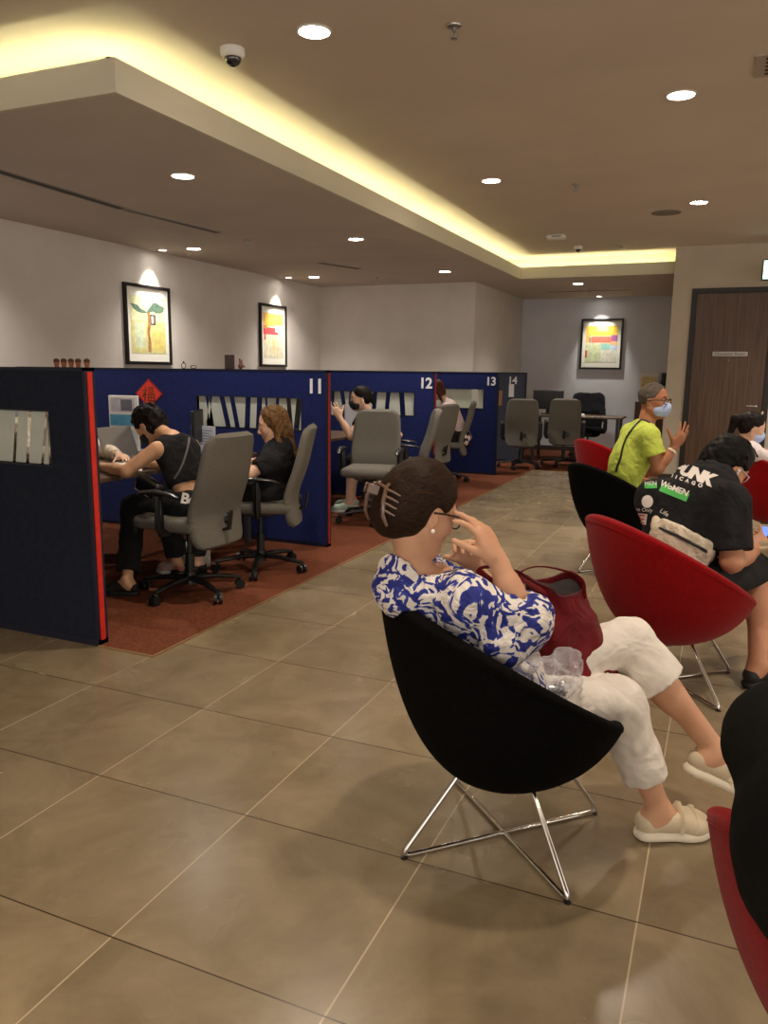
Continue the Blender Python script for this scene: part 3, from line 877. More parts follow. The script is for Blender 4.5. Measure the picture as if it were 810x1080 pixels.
def rects(t, lst, y=-.0195, name='print'):
    """one print: coloured patches, each its own material slot of the one sheet"""
    me = bpy.data.meshes.new(name); vs = []; fs = []; cols = []
    for i, (x0, z0, x1, z1, c, *rest) in enumerate(lst):
        b = len(vs); yy = y - i * .0001
        sk = rest[0] if rest else 0
        vs += [(x0, yy, z0), (x1, yy, z0 + sk), (x1, yy, z1 + sk), (x0, yy, z1)]; fs.append((b, b + 1, b + 2, b + 3)); cols.append(c)
    me.from_pydata(vs, [], fs)
    for i, c in enumerate(cols):
        c2 = tuple(max(0, min(255, int(v * .9))) for v in c)
        me.materials.append(mat('ink_%d_%d_%d' % c, c, .75, col2=c2, nscale=18, ndet=5)); me.polygons[i].material_index = i
    o = bpy.data.objects.new(name, me); COL.objects.link(o); o.parent = t
    return o


def art_blocks(t, a, b):
    rects(t, [(-a, -b, a, b, (216, 214, 176)), (-a, b * .45, a, b, (240, 196, 70)), (-a * .3, b * .7, a * .4, b, (250, 226, 130)), (-a, b * .1, -a * .7, b * .6, (226, 176, 96)), (-a * .65, b * .08, a * .6, b * .42, (226, 116, 96)), (a * .6, b * .15, a, b * .5, (170, 96, 150)),
              (a * .6, -b * .05, a, b * .14, (240, 190, 130)), (0, -b * .3, a * .55, b * .02, (150, 204, 190)), (a * .55, -b * .35, a, -b * .06, (196, 214, 230)), (0, -b, a, -b * .32, (226, 222, 206)), (-a, -b, 0, -b * .02, (206, 214, 170)), (-a, -b * .75, -a * .88, -b * .35, (190, 70, 50)), (-a * .8, b * .1, -a * .66, b * .36, (150, 130, 110))])


def art_orange(t, a, b):
    rects(t, [(-a, -b, a, b, (222, 214, 182)), (-a, b * .42, a, b, (244, 186, 84)), (-a, b * .05, a * .45, b * .36, (214, 74, 78)), (a * .2, b * .18, a * .7, b * .5, (232, 222, 210)), (a * .72, b * .06, a, b * .50, (200, 186, 200)), (-a, b * .30, -a * .6, b * .44, (226, 150, 70)), (-a * .9, -b * .2, -a * .78, b * .05, (214, 90, 80)),
              (-a * .2, -b * .75, a * .25, -b * .05, (232, 206, 160)), (-a * .05, -b * .62, a * .1, -b * .2, (224, 190, 130)), (a * .35, -b * .9, a * .38, -b * .2, (190, 170, 130))])


def art_tree(t, a, b):
    o = rects(t, [(-a, -b, a, b, (214, 206, 140)), (-a, b * .15, a, b, (222, 222, 172)), (-a * .8, -b * .8, -a * .2, b * .1, (206, 216, 180)), (a * .2, -b * .9, a * .9, -b * .2, (224, 206, 120)), (a * .08, b * .02, a * .42, b * .38, (60, 56, 52)), (a * .17, b * .07, a * .32, b * .33, (206, 198, 180))])
    vs = MB(); m1 = mat('tree_teal', (66, 92, 78), .7, col2=(96, 120, 100), nscale=20); y = -.0205
    def blob(pts): vs.add([(x * a, y, z * b) for x, z in pts], [tuple(range(len(pts)))])
    blob([(-.98, .72), (-.6, .68), (-.4, .55), (-.15, .5), (-.05, .42), (-.3, .40), (-.6, .44), (-.85, .55)][::-1])
    blob([(-.1, .42), (.0, .55), (.15, .66), (.3, .80), (.5, .82), (.7, .74), (.95, .68), (.9, .52), (.7, .46), (.45, .44), (.3, .5), (.12, .46)][::-1])
    vs.build('crown', m1, o, False)
    v2 = MB(); y = -.0203
    v2.add([(x * a, y, z * b) for x, z in [(-.06, .5), (.10, .5), (.13, .0), (.05, -.3), (.12, -.6), (.10, -.95), (-.08, -.95), (-.04, -.5), (-.09, -.2), (-.02, .1)]], [tuple(range(10))])
    v2.build('trunk', mat('tree_brown', (140, 92, 50), .7, col2=(176, 132, 80), nscale=25), o, False)


picture((-6.079, 7.29, 1.875), R(90), .765, .875, 'black framed picture of a spreading tree, nearest on the left wall', art_tree, .09)
picture((-6.079, 9.985, 1.875), R(90), .72, .875, 'black framed picture with orange and red blocks on the left wall', art_orange, .09)
picture((-2.075, 14.399, 1.905), 0, .72, .87, 'black framed picture with yellow and coral blocks on the far white wall', art_blocks, .09)


# ------------------------------------------------------------------ office chairs
fab_g = mat('grey_chair_fabric', (98, 94, 86), .95, col2=(116, 111, 102), nscale=220, ndet=2, bump=.4, bscale=600, spec=.15)
fab_k = mat('black_chair_fabric', (24, 24, 26), .95, bump=.3, bscale=500, spec=.15)
base_m = mat('chair_black', (20, 20, 20), .4)
arm_m = mat('chair_arm', (26, 26, 27), .3, coat=.3)


def office_chair(fab):
    t = thing('office_chair', 'x', 'chair')
    s = SDF(); s.box((.0, 0, .475), (.245, .24, .042), None, .038); s.ell((.17, 0, .47), (.10, .235, .045), None, .03); s.noise = [(.001, 20, 4)]
    s.build('seat', fab, t, .011)
    MB().box((-.20, -.19, .425), (.18, .19, .445), bev=.008).build('seat_pan', base_m, t)
    # tall back with a gentle S profile
    rings = []; H0, H1 = .33, 1.03; N = 30
    def ctr(v):
        return -.268 - .03 * v - .075 * v * v + .045 * math.exp(-((v - .30) / .22) ** 2)
    for i in range(N + 1):
        v = i / N; z = H0 + (H1 - H0) * v; e = 1.0
        # rounded top and bottom outline
        dt = min(v, 1 - v) * (H1 - H0); cr = .095 if v > .5 else .08
        if dt < cr: e = 1 - (1 - math.sqrt(max(0, 1 - (1 - dt / cr) ** 2))) * (cr / .235) 
        w = (.220 + .018 * math.sin(math.pi * min(1, v * 1.1))) * e
        th_ = .034 * (math.sqrt(max(0.0, 1 - (1 - min(1, dt / .028)) ** 2)) * .97 + .03)
        ring = []
        for k in range(28):
            a = 2 * math.pi * k / 28; c, s_ = math.cos(a), math.sin(a)
            y = w * math.copysign(abs(s_) ** .28, s_) if abs(s_) > 1e-9 else 0; x = th_ * math.copysign(abs(c) ** .75, c) if abs(c) > 1e-9 else 0
            bow = .030 * (abs(y) / .235) ** 2
            ring.append((ctr(v) + x + bow, y, z))
        rings.append(ring)
    bk = MB().loft(rings).build('backrest', fab, t)
    MB().lathe([(0, 0), (.030, .002), (.036, .012), (.030, .022), (0, .024)], (ctr(.22) - .024, -.04, .50), 20, axis=(-1, 0, .1)).build('lumbar_knob', base_m, bk)
    MB().tube([(-.05, 0, .43), (-.22, 0, .425), (-.315, 0, .45), (-.335, 0, .56)], [.02, .022, .02, .016], 10, flat=.6).box((-.10, -.06, .385), (.08, .06, .43), bev=.01).build('mechanism', base_m, t)
    for g in (-1, 1):
        a = MB(); a.tube([(-.02, g * .20, .435), (-.02, g * .265, .435), (-.02, g * .275, .47), (-.02, g * .275, .66)], [.02, .02, .022, .02], 8, flat=1.5)
        a.box((-.045, g * .275 - .012, .46), (.005, g * .275 + .012, .64), bev=.006)
        ao = a.build('armrest', base_m, t)
        MB().tube([(-.17, g * .275, .655), (-.12, g * .277, .672), (0, g * .28, .682), (.10, g * .277, .672), (.16, g * .268, .640)], [.014, .024, .027, .025, .014], 12, flat=.55).build('arm_pad', arm_m, ao)
    MB().cyl((0, 0, .12), (0, 0, .26), .028).cyl((0, 0, .25), (0, 0, .40), .016).build('gas_column', base_m, t)
    b = MB(); b.cyl((0, 0, .065), (0, 0, .14), .042, .034)
    for i in range(5):
        a = 2 * math.pi * i / 5 + .3; c, s_ = math.cos(a), math.sin(a)
        b.tube([(c * .02, s_ * .02, .105), (c * .16, s_ * .16, .098), (c * .315, s_ * .315, .075)], [.030, .024, .017], 8, flat=.7)
    b.build('star_base', base_m, t)
    for i in range(5):
        a = 2 * math.pi * i / 5 + .3; c, s_ = math.cos(a), math.sin(a); p = np.array([c * .315, s_ * .315, .03]); ax_ = np.array([-s_, c, 0]) if i % 2 else unit(np.array([-s_ + .5 * c, c + .5 * s_, 0]))
        w = MB()
        for g in (-1, 1): w.cyl(p + ax_ * g * .008, p + ax_ * g * .026, .029, n=18)
        w.cyl(p + (0, 0, .0), p + (0, 0, .05), .009)
        w.tube([p + ax_ * -.024 + (0, 0, .022), p + (0, 0, .036), p + ax_ * .024 + (0, 0, .022)], .010, 8)
        w.build('caster', base_m, t)
    return t


chairA = office_chair(fab_g)
GC = 'grey office chairs at the booths'
chair_specs = [(-3.0, 3.91, 176, 'grey office chair with its tall back turned, under the woman in the black tank top'),
               (-2.93, 4.62, 204, 'grey office chair in side view under the long haired woman by partition 11'),
               (-2.99, 6.63, 283, 'empty grey office chair facing outward in booth twelve'),
               (-2.97, 7.35, 205, 'grey office chair half hidden behind the empty one in booth twelve'),
               (-3.24, 8.70, 166, 'grey office chair seen at the booth thirteen entrance, cut off by the partition edge'),
               (-3.28, 9.58, 196, 'grey office chair in side view under the woman in the pale shirt'),
               (-2.72, 11.42, 104, 'grey office chair at the far end beside partition 14, left of two'),
               (-2.20, 12.0, 100, 'grey office chair pulled up to the back desk, right of two')]
for i, (x, y, a, lab) in enumerate(chair_specs):
    if i == 0: chairA.location = (x, y, 0.006); chairA.rotation_euler = (0, 0, R(a)); chairA['label'] = lab; chairA['group'] = GC
    else: dup(chairA, (x, y, .006), R(a), lab)
chairK = office_chair(fab_k); chairK.location = (-2.06, 13.35, .006); chairK.rotation_euler = (0, 0, R(-78)); chairK['label'] = 'black office chair with a dark jacket over its back behind the back desk'
jk = SDF(); jk.cap((-.29, -.17, 1.0), (-.29, .17, 1.0), .075, .075, .05, n=(1, 0, 0), fl=.6); jk.box((-.315, 0, .86), (.045, .24, .17), None, .03, .04); jk.cap((-.30, .22, .95), (-.24, .26, .62), .05, .035, .04); jk.cap((-.30, -.22, .95), (-.24, -.25, .60), .05, .035, .04)
jk.box((-.23, 0, .88), (.03, .06, .16), rotm(0, 0, 0), .01, .01, 's'); jk.noise = [(.006, 24, 3)]
jko = thing('jacket', 'dark jacket hung over the back of the black office chair', 'jacket', (-2.06, 13.35, .006), R(-78)); jk.build('cloth', mat('jacket_cloth', (30, 31, 38), .9, sheen=.2), jko, .012)

# ------------------------------------------------------------------ desks
desk_m = mat('desk_wood', (110, 88, 70), .35, col2=(92, 72, 56), nscale=6, stretch=(1, 10, 1), ndet=5)
desk_leg = mat('desk_leg', (60, 60, 62), .4)


def desk(x0, x1, y0, y1, label, xm=None, group='booth desks', modesty=None):
    t = thing('desk', label, 'desk', ((x0 + x1) / 2, (y0 + y1) / 2, 0.006), group=group); cx, cy = (x0 + x1) / 2, (y0 + y1) / 2
    hx, hy = (x1 - x0) / 2, (y1 - y0) / 2
    MB().box((-hx, -hy, .706), (hx, hy, .736), bev=.004).build('desktop', desk_m, t, False)
    for sx in (-1, 1):
        for sy in (-1, 1):
            MB().box((sx * (hx - .07) - .022, sy * (hy - .07) - .022, 0), (sx * (hx - .07) + .022, sy * (hy - .07) + .022, .706), bev=.003).build('leg', desk_leg, t, False)
    return t


desk(-4.35, -3.42, 3.35, 5.38, 'dark wooden desk with laptop and papers in the nearest booth')
desk(-4.45, -3.50, 5.75, 7.80, 'dark wooden desk in booth twelve beside the raised hand')
desk(-4.45, -3.50, 8.25, 10.35, 'dark wooden desk in booth thirteen')
dk = desk(-2.85, -1.42, 12.42, 13.0, 'wooden desk in the far corner with a monitor on it', group=None)
mon = thing('monitor', 'black computer monitor seen from behind on the back desk', 'monitor', (-2.62, 12.75, .742), R(-80))
MB().box((-.02, -.24, .08), (.02, .24, .38), bev=.008).build('screen', dark_m, mon, False); MB().box((-.02, -.03, .01), (.0, .03, .15), bev=.005).box((-.09, -.11, 0), (.09, .11, .014), bev=.005).build('stand', dark_m, mon)
pr = thing('card_printer', 'white desktop printer beside the monitor on the back desk', 'printer', (-2.35, 12.68, .742), R(-80)); MB().box((-.1, -.16, 0), (.1, .16, .13), bev=.015).build('case', white_pl, pr, False); MB().box((-.12, -.1, .10), (-.09, .1, .19)).build('paper_tray', mat('paper', (228, 226, 222), .8), pr, False)
tb = thing('paper_tray', 'low stack of papers at the middle of the back desk', 'papers', (-2.12, 12.60, .742), R(12)); MB().box((-.11, -.15, 0), (.11, .15, .025)).build('sheets', mat('paper', (228, 226, 222), .8), tb, False)
cab = thing('wooden_cabinet', 'narrow brown wooden cabinet at the foot of the far wall', 'cabinet', (-1.08, 14.18, .006)); MB().box((-.32, -.2, 0), (.32, .2, .93), bev=.004).build('body', mat('cab_wood', (84, 56, 40), .5, col2=(70, 45, 32), nscale=8, stretch=(8, 8, .5)), cab, False)
MB().box((-.305, -.215, .03), (-.005, -.2, .90)).build('door', mat('cab_wood', (84, 56, 40)), cab, False); MB().box((.005, -.215, .03), (.305, -.2, .90)).build('door', mat('cab_wood', (84, 56, 40)), cab, False)
lh = thing('leaflet_stand', 'white leaflet stand with a yellow print on the far cabinet', 'stand', (-1.22, 14.14, .936)); MB().box((-.15, 0, 0), (.15, .02, .48), bev=.003).box((-.16, -.06, 0), (.16, .06, .012)).build('board', mat('paper', (228, 226, 222), .8), lh, False); rects(lh, [(-.12, .08, .12, .42, (232, 214, 150)), (-.10, .24, .10, .30, (220, 150, 60))], -.002, 'leaflet')
bx = thing('wall_phone', 'small black wall unit beside the leaflet stand', 'phone', (-1.00, 14.395, 1.30)); MB().box((-.04, -.05, -.10), (.04, 0, .12), bev=.01).build('case', dark_m, bx, False)

# ---- things on the near booth desk
DZ = .742
lap = thing('laptop', 'open silver laptop seen from behind on the near booth desk', 'laptop', (-3.93, 4.52, DZ), R(178))
MB().box((-.12, -.17, 0), (.12, .17, .016), bev=.004).build('base', alu, lap, False)
Mx = rotm(0, 0, 0); a_ = R(20); v0 = MB(); Rl = np.array([[math.cos(a_), 0, math.sin(a_)], [0, 1, 0], [-math.sin(a_), 0, math.cos(a_)]])
v0.box((-.004, -.17, 0), (.004, .17, .23), Rl, (.12, 0, .014)); v0.build('lid', alu, lap, False)
bot = thing('sanitiser_bottle', 'clear pump bottle with white top on the booth desk', 'bottle', (-4.28, 5.18, DZ))
MB().lathe([(0, 0), (.042, 0), (.046, .01), (.046, .17), (.035, .2), (.018, .21), (0, .21)], n=24).build('bottle', mat('clear_plastic', (200, 210, 225), .1, trans=.75, ior=1.2), bot)
MB().lathe([(0, .2), (.026, .2), (.026, .235), (.012, .24), (.010, .27), (0, .27)], n=20).box((-.02, -.07, .262), (.02, .02, .285), bev=.008).build('pump', white_pl, bot)
ac = thing('display_stand', 'white and light blue upright leaflet display by the partition edge', 'stand', (-4.42, 4.98, DZ), R(10)); MB().box((-.13, -.01, 0), (.13, .01, .44), bev=.003).box((-.13, -.06, 0), (.13, .06, .01)).build('board', white_pl, ac, False)
rects(ac, [(-.12, .20, .12, .29, (90, 160, 196)), (-.11, .31, .10, .42, (196, 196, 206)), (-.02, .32, .08, .41, (110, 110, 120)), (-.12, .04, .12, .17, (206, 214, 222)), (-.08, .06, -.02, .15, (120, 150, 190))], -.0105, 'leaflet')
sn = thing('desk_notice', 'white printed notice in a clear holder behind the dark haired woman', 'notice', (-3.82, 5.20, DZ), R(-8)); MB().box((-.13, -.004, 0), (.13, .004, .21)).box((-.12, -.05, 0), (.12, .05, .008)).build('holder', mat('paper_cool', (214, 216, 228), .6), sn, False)
mm = MB()
for i in range(6): mm.box((-.10, -.0055, .06 + i * .022), (.07 + .03 * (i % 2), -.0045, .066 + i * .022))
mm.build('printed_lines', mat('ink_grey', (130, 130, 150), .7), sn, False)
pp = thing('paper_sheets', 'loose white papers on the near booth desk', 'papers', (-3.68, 4.15, DZ), R(20)); q = MB()
for i, (dx, dy, aa) in enumerate([(0, 0, 0), (.05, .08, 14), (-.06, .16, -9), (.04, -.14, 22)]):
    q.box((-.105, -.15, i * .002), (.105, .15, i * .002 + .0015), rotm(aa), (dx, dy, 0))
q.build('sheets', mat('paper', (228, 226, 222), .8), pp, False)
mo = thing('monitor', 'slim black monitor on an arm seen edge on beside the partition 11 window', 'monitor', (-3.80, 5.10, DZ), R(24)); MB().box((-.015, -.16, .08), (.015, .16, .34), bev=.006).build('screen', dark_m, mo, False); MB().cyl((0, 0, 0), (0, 0, .2), .012).lathe([(0, 0), (.08, 0), (.08, .012), (0, .014)]).build('stand', alu, mo)
mo2 = thing('monitor', 'black monitor behind the raised hand in booth twelve', 'monitor', (-3.98, 7.05, DZ), R(60)); MB().box((-.015, -.24, .10), (.015, .24, .40), bev=.006).build('screen', dark_m, mo2, False); MB().cyl((0, 0, 0), (0, 0, .2), .012).lathe([(0, 0), (.09, 0), (.09, .012), (0, .014)]).build('stand', dark_m, mo2)
sw = thing('desk_notice', 'white upright notice behind the masked woman in booth twelve', 'notice', (-3.62, 7.62, DZ), R(-10)); MB().box((-.14, -.004, 0), (.14, .004, .30)).box((-.12, -.05, 0), (.12, .05, .008)).build('holder', mat('paper_cool', (214, 216, 228), .6), sw, False)

# ---- small things on top of the partitions
TOP = 1.3995
pots = []
for i in range(5):
    xx = float(at_y(60 + i * 7.6 + (1.5 if i == 4 else 0), 388, 2.955)[0])
    t = thing('clay_pot', ['leftmost tiny brown pot on the dark partition', 'second tiny brown pot from the left on the dark partition', 'middle tiny brown pot of five on the dark partition', 'fourth tiny brown pot from the left on the dark partition', 'rightmost tiny brown pot, slightly apart, on the dark partition'][i], 'pot', (xx, 2.955, TOP + .002), group='tiny pots on the near partition')
    MB().lathe([(0, 0), (.009, 0), (.0125, .018), (.014, .020), (.014, .024), (0, .024)], n=16).build('pot', mat('clay', (150, 86, 54), .6), t)
    MB().ball((0, 0, .030), .0155, 12, (1, 1, .8)).build('plant', mat('brown_moss', (74, 48, 34), .9, bump=.6, bscale=300), t)
x0, x1 = float(at_y(53, 388, 2.955)[0]), float(at_y(94, 388, 2.955)[0])
tr_ = thing('pot_tray', 'thin dark tray under the five tiny pots', 'tray', ((x0 + x1) / 2, 2.955, TOP)); MB().box((-(x1 - x0) / 2, -.018, -.001), ((x1 - x0) / 2, .018, .002)).build('tray', dark_m, tr_, False)
bf = thing('photo_frame', 'small dark photo frame standing on partition 11', 'frame', (-3.74, 5.475, TOP), R(-12)); MB().box((-.052, -.008, 0), (.052, .008, .115), bev=.003).build('frame', mat('brown_frame', (52, 34, 26), .4), bf, False); rects(bf, [(-.042, .01, .042, .105, (60, 46, 40))], -.0085, 'photo')
fg = thing('figurine', 'small reddish brown figurine beside the dark photo frame', 'figurine', (-3.635, 5.475, TOP)); sd = SDF(); sd.ell((0, 0, .025), (.022, .018, .025), None, .01); sd.ell((.002, 0, .060), (.014, .014, .017), None, .008); sd.cap((.01, 0, .04), (.035, 0, .02), .009, .007, .008); sd.ell((-.008, 0, .078), (.008, .006, .010), None, .005); sd.build('body', mat('figurine_red', (96, 50, 40), .5), fg, .003)
for i, (xx, lab) in enumerate([(-4.20, 'small wire ring ornament with a ball top on partition 11'), (-4.10, 'low flat wire loop lying on partition 11')]):
    w = thing('wire_ornament', lab, 'ornament', (xx, 5.475, TOP + .002)); r_ = .022 if i == 0 else .03
    MB().tube([(r_ * math.cos(a), 0, (r_ if i == 0 else .012) * (1 + math.sin(a))) for a in np.linspace(0, 2 * math.pi, 21)[:-1]], .003, 6, closed=True).build('ring', dark_m, w)
    if i == 0: MB().ball((0, 0, .05), .008, 10).build('ball', dark_m, w)


# ------------------------------------------------------------------ lounge chairs
red_f = mat('red_felt', (138, 7, 12), .9, col2=(126, 5, 10), nscale=60, bump=.25, bscale=700, sheen=.08, spec=.1)
black_f = mat('black_felt', (9, 8, 8), .95, col2=(13, 12, 11), nscale=60, bump=.25, bscale=700, spec=.06)


def lounge_shell(u, s, inner=False):
    """outer (or inner) face of the tub: u = angle, s = 0 bottom .. 1 rim"""
    ct, st_ = math.cos(u), math.sin(u)
    zb, rb, kx, xb, zk, xf, zf, wd = .193, .275, -.046, -.392, .768, .315, .370, .366
    mx, hl = (xf + xb) / 2, (xf - xb) / 2; P2 = np.array([mx + hl * ct, wd * st_, zk + (zf - zk) * (ct + 1) / 2])
    P1 = np.array([rb * ct + kx, rb * st_, zb]); P0 = np.array([kx, 0, zb])
    if inner:
        tk = .048; P2 = P2 - unit(np.array([P2[0] - mx, P2[1], 0])) * tk; P1 = np.array([(rb - .10) * ct + kx + .02, (rb - .09) * st_, .335]); P0 = np.array([kx + .03, 0, .345])
    return (1 - s) ** 2 * P0 + 2 * s * (1 - s) * P1 + s * s * P2


def lounge_chair(fab, swivel):
    t = thing('lounge_chair', 'x', 'chair'); NU = 72
    rings = []
    for i in range(1, 25):
        s_ = i / 24; rings.append([lounge_shell(2 * math.pi * k / NU, s_ ** .8) for k in range(NU)])
    # rolled rim
    for j in range(1, 8):
        a = math.pi * j / 8; r = []
        for k in range(NU):
            u = 2 * math.pi * k / NU; A = lounge_shell(u, 1); B = lounge_shell(u, 1, True); c = (A + B) / 2; h = (A - B) / 2
            r.append(c + h * math.cos(a) + np.array([0, 0, .018]) * math.sin(a))
        rings.append(r)
    for i in range(18, 0, -1):
        s_ = i / 18; rings.append([lounge_shell(2 * math.pi * k / NU, s_, True) for k in range(NU)])
    MB().loft(rings).build('shell', fab, t)
    cu = SDF(); cu.ell((.0, 0, .352), (.215, .225, .034), None, .02); cu.build('seat_cushion', fab, t, .01)
    pts = []
    for k in range(NU): pts.append(lounge_shell(2 * math.pi * k / NU, .985) + unit(lounge_shell(2 * math.pi * k / NU, .985) - np.array([-.04, 0, .5])) * .001)
    MB().tube(pts, .0012, 6, closed=True).build('seam', fab, t)
    rt = MB(); c, s0 = math.cos(swivel), math.sin(swivel)
    Q = lambda x, y, z: (x * c - y * s0, x * s0 + y * c, z)
    # two bent rods crossing on the floor
    def rod(top, ft, zf_):
        rr_ = .03; out = [Q(*top[0])]
        a, b_ = np.array(ft[0]), np.array(ft[1]); ta, tb = np.array(top[0]), np.array(top[1])
        d = unit(b_ - a); ua = unit(ta - a); ub = unit(tb - b_)
        for q in (0, .25, .5, .75, 1): out.append(Q(*(a + ua * rr_ * (1 - q) ** 2 + d * rr_ * q ** 2)))
        for q in (0, .25, .5, .75, 1): out.append(Q(*(b_ - d * rr_ * (1 - q) ** 2 + ub * rr_ * q ** 2)))
        out.append(Q(*tb)); return out
    zr = .0085
    MB().tube(rod(((-.17, 0, .225), (.19, 0, .225)), ((-.345, 0, zr), (.345, 0, zr)), zr), .0078, 12).build('rod_leg', chrome, t)
    MB().tube(rod(((0, -.145, .225), (0, .145, .225)), ((0, -.345, zr + .0), (0, .345, zr + .0)), zr), .0078, 12).build('rod_leg', chrome, t)
    MB().lathe([(0, .0), (.05, .0), (.05, .01), (0, .01)], (-.03, 0, .185), 24).build('mount_plate', dark_m, t)
    for (x, y) in ((-.335, 0), (.335, 0), (0, -.335), (0, .335)):
        MB().lathe([(0, .0), (.010, .0), (.010, .004), (0, .004)], Q(x, y, 0), 12).build('foot_pad', dark_m, t)
    return t


lb = lounge_chair(black_f, 0); lr = lounge_chair(red_f, 0)
lb.location = (-.517, 2.172, 0); lb.rotation_euler = (0, 0, R(45)); lb['label'] = 'black tub lounge chair under the woman in the blue patterned blouse'
LG = 'tub shaped lounge chairs in the waiting area'
lb['group'] = LG; lr['group'] = LG
dup(lb, (-.629, 5.786, 0), R(46), 'black tub lounge chair under the man in the lime green shirt')
lr.location = (-.148, 3.698, 0); lr.rotation_euler = (0, 0, R(40.5)); lr.scale = (1.045, 1.045, 1.01); lr['label'] = 'large red tub lounge chair under the man in the printed black shirt'
dup(lr, (-.95, 7.88, 0), R(44), 'empty red tub lounge chair behind the man in green').scale = (1, 1, 1)
dup(lr, (.42, 7.20, 0), R(40), 'red tub lounge chair under the girl with the ponytail').scale = (1, 1, 1)
dup(lr, (.408, 1.409, 0), R(66), 'red tub lounge chair cut off at the bottom right corner').scale = (1, 1, 1)
# ------------------------------------------------------------------ the people
def person(fr, label, group=None):
    return thing('person', label, 'person', (fr.o[0], fr.o[1], 0), fr.yaw, group)


def A(*v): return np.array(v, float)


def ankle(fr, px, py, z=.100): return fr.loc(at_z(px, py, z))


def blouse_material():
    m = bpy.data.materials.new('blue_white_print'); m.use_nodes = True; nt = m.node_tree; N = nt.nodes; L = nt.links; b = N['Principled BSDF']
    tc = N.new('ShaderNodeTexCoord')
    n = N.new('ShaderNodeTexNoise'); n.inputs['Scale'].default_value = 9; n.inputs['Detail'].default_value = 1.5; L.new(tc.outputs['Object'], n.inputs['Vector'])
    ma = N.new('ShaderNodeVectorMath'); ma.operation = 'MULTIPLY_ADD'; L.new(n.outputs['Color'], ma.inputs[0]); ma.inputs[1].default_value = (.14, .14, .14); L.new(tc.outputs['Object'], ma.inputs[2])
    v = N.new('ShaderNodeTexVoronoi'); v.inputs['Scale'].default_value = 15; L.new(ma.outputs[0], v.inputs['Vector'])
    mu = N.new('ShaderNodeMath'); mu.operation = 'MULTIPLY'; L.new(v.outputs['Distance'], mu.inputs[0]); mu.inputs[1].default_value = 15.5
    si = N.new('ShaderNodeMath'); si.operation = 'SINE'; L.new(mu.outputs[0], si.inputs[0])
    n3 = N.new('ShaderNodeTexNoise'); n3.inputs['Scale'].default_value = 30; n3.inputs['Detail'].default_value = 1; n3.inputs['Distortion'].default_value = 1.5; L.new(ma.outputs[0], n3.inputs['Vector'])
    s3 = N.new('ShaderNodeMapRange'); s3.inputs['From Min'].default_value = .35; s3.inputs['From Max'].default_value = .65; s3.inputs['To Min'].default_value = -1.5; s3.inputs['To Max'].default_value = 1.5; L.new(n3.outputs['Fac'], s3.inputs['Value'])
    ad = N.new('ShaderNodeMath'); ad.operation = 'ADD'; L.new(si.outputs[0], ad.inputs[0]); L.new(s3.outputs[0], ad.inputs[1])
    r = N.new('ShaderNodeValToRGB'); e = r.color_ramp; e.elements[0].position = .42; e.elements[1].position = .50; e.elements[0].color = lin((222, 214, 204)); e.elements[1].color = lin((58, 72, 158))
    x = e.elements.new(.74); x.color = lin((36, 44, 122))
    mr = N.new('ShaderNodeMapRange'); mr.inputs['From Min'].default_value = -1.6; mr.inputs['From Max'].default_value = 1.6; L.new(ad.outputs[0], mr.inputs['Value'])
    L.new(mr.outputs[0], r.inputs['Fac']); L.new(r.outputs['Color'], b.inputs['Base Color']); b.inputs['Roughness'].default_value = .7; b.inputs['Specular IOR Level'].default_value = .3; add_folds(nt, b, .6, 13)
    return m


def hair_mat(name, c, c2, stretch=(60, 60, 6), rough=.5):
    return mat(name, c, rough, col2=c2, nscale=3, ndet=3, stretch=stretch, bump=.6, bscale=6, spec=.14, ramp=(.3, .75))


def shoe(S, an, fdir, b=1.0, down=(0, 0, -1), g=.007):
    foot_skin(S, an, fdir, b, down)


def foot_frame(an, fdir, down=(0, 0, -1)):
    f = unit(fdir); dn = unit(A(*down) - f * (A(*down) @ f)); return f, np.cross(f, dn), dn


def make_shoe(parent, an, fdir, m_up, m_sole, b=1.0, down=(0, 0, -1), high=0.0, name='shoe', vox=.005, low=False):
    f, l, dn = foot_frame(an, fdir, down)
    P = lambda x, y, z: an + (f * x + l * y - dn * z) * b
    S = SDF()
    S.cap(P(-.035, 0, -.045), P(.13, 0, -.055), .036 * b, .031 * b, .03 * b)
    S.cap(P(.11, -.016, -.058), P(.11, .018, -.058), .034 * b, .034 * b, .03 * b, n=-dn, fl=.9)
    S.cap(P(.12, .0, -.060), P(.155, .0, -.064), .034 * b, .026 * b, .02 * b, n=-dn, fl=.8)
    if not low: S.cap(P(-.01, 0, -.01 + high), P(.05, 0, -.045), .040 * b, .034 * b, .03 * b)
    else: S.cap(P(.04, 0, -.035), P(.09, 0, -.045), .036 * b, .034 * b, .03 * b)
    S.cut(P(0, 0, -.082), dn)
    S.cut(P(-.03, 0, -.018 + high), unit(-dn - .12 * f) if not low else unit(-dn * 1.0 - .10 * f))
    o = S.build(name, m_up, parent, vox)
    T = SDF(); T.cap(P(-.035, 0, -.083), P(.115, 0, -.083), .038 * b, .043 * b, .03 * b, n=-dn, fl=.62); T.cap(P(.10, .0, -.083), P(.155, .003, -.083), .042 * b, .030 * b, .03 * b, n=-dn, fl=.62)
    T.cut(P(0, 0, -.098), dn); T.build('sole', m_sole, o, vox)
    return o, P


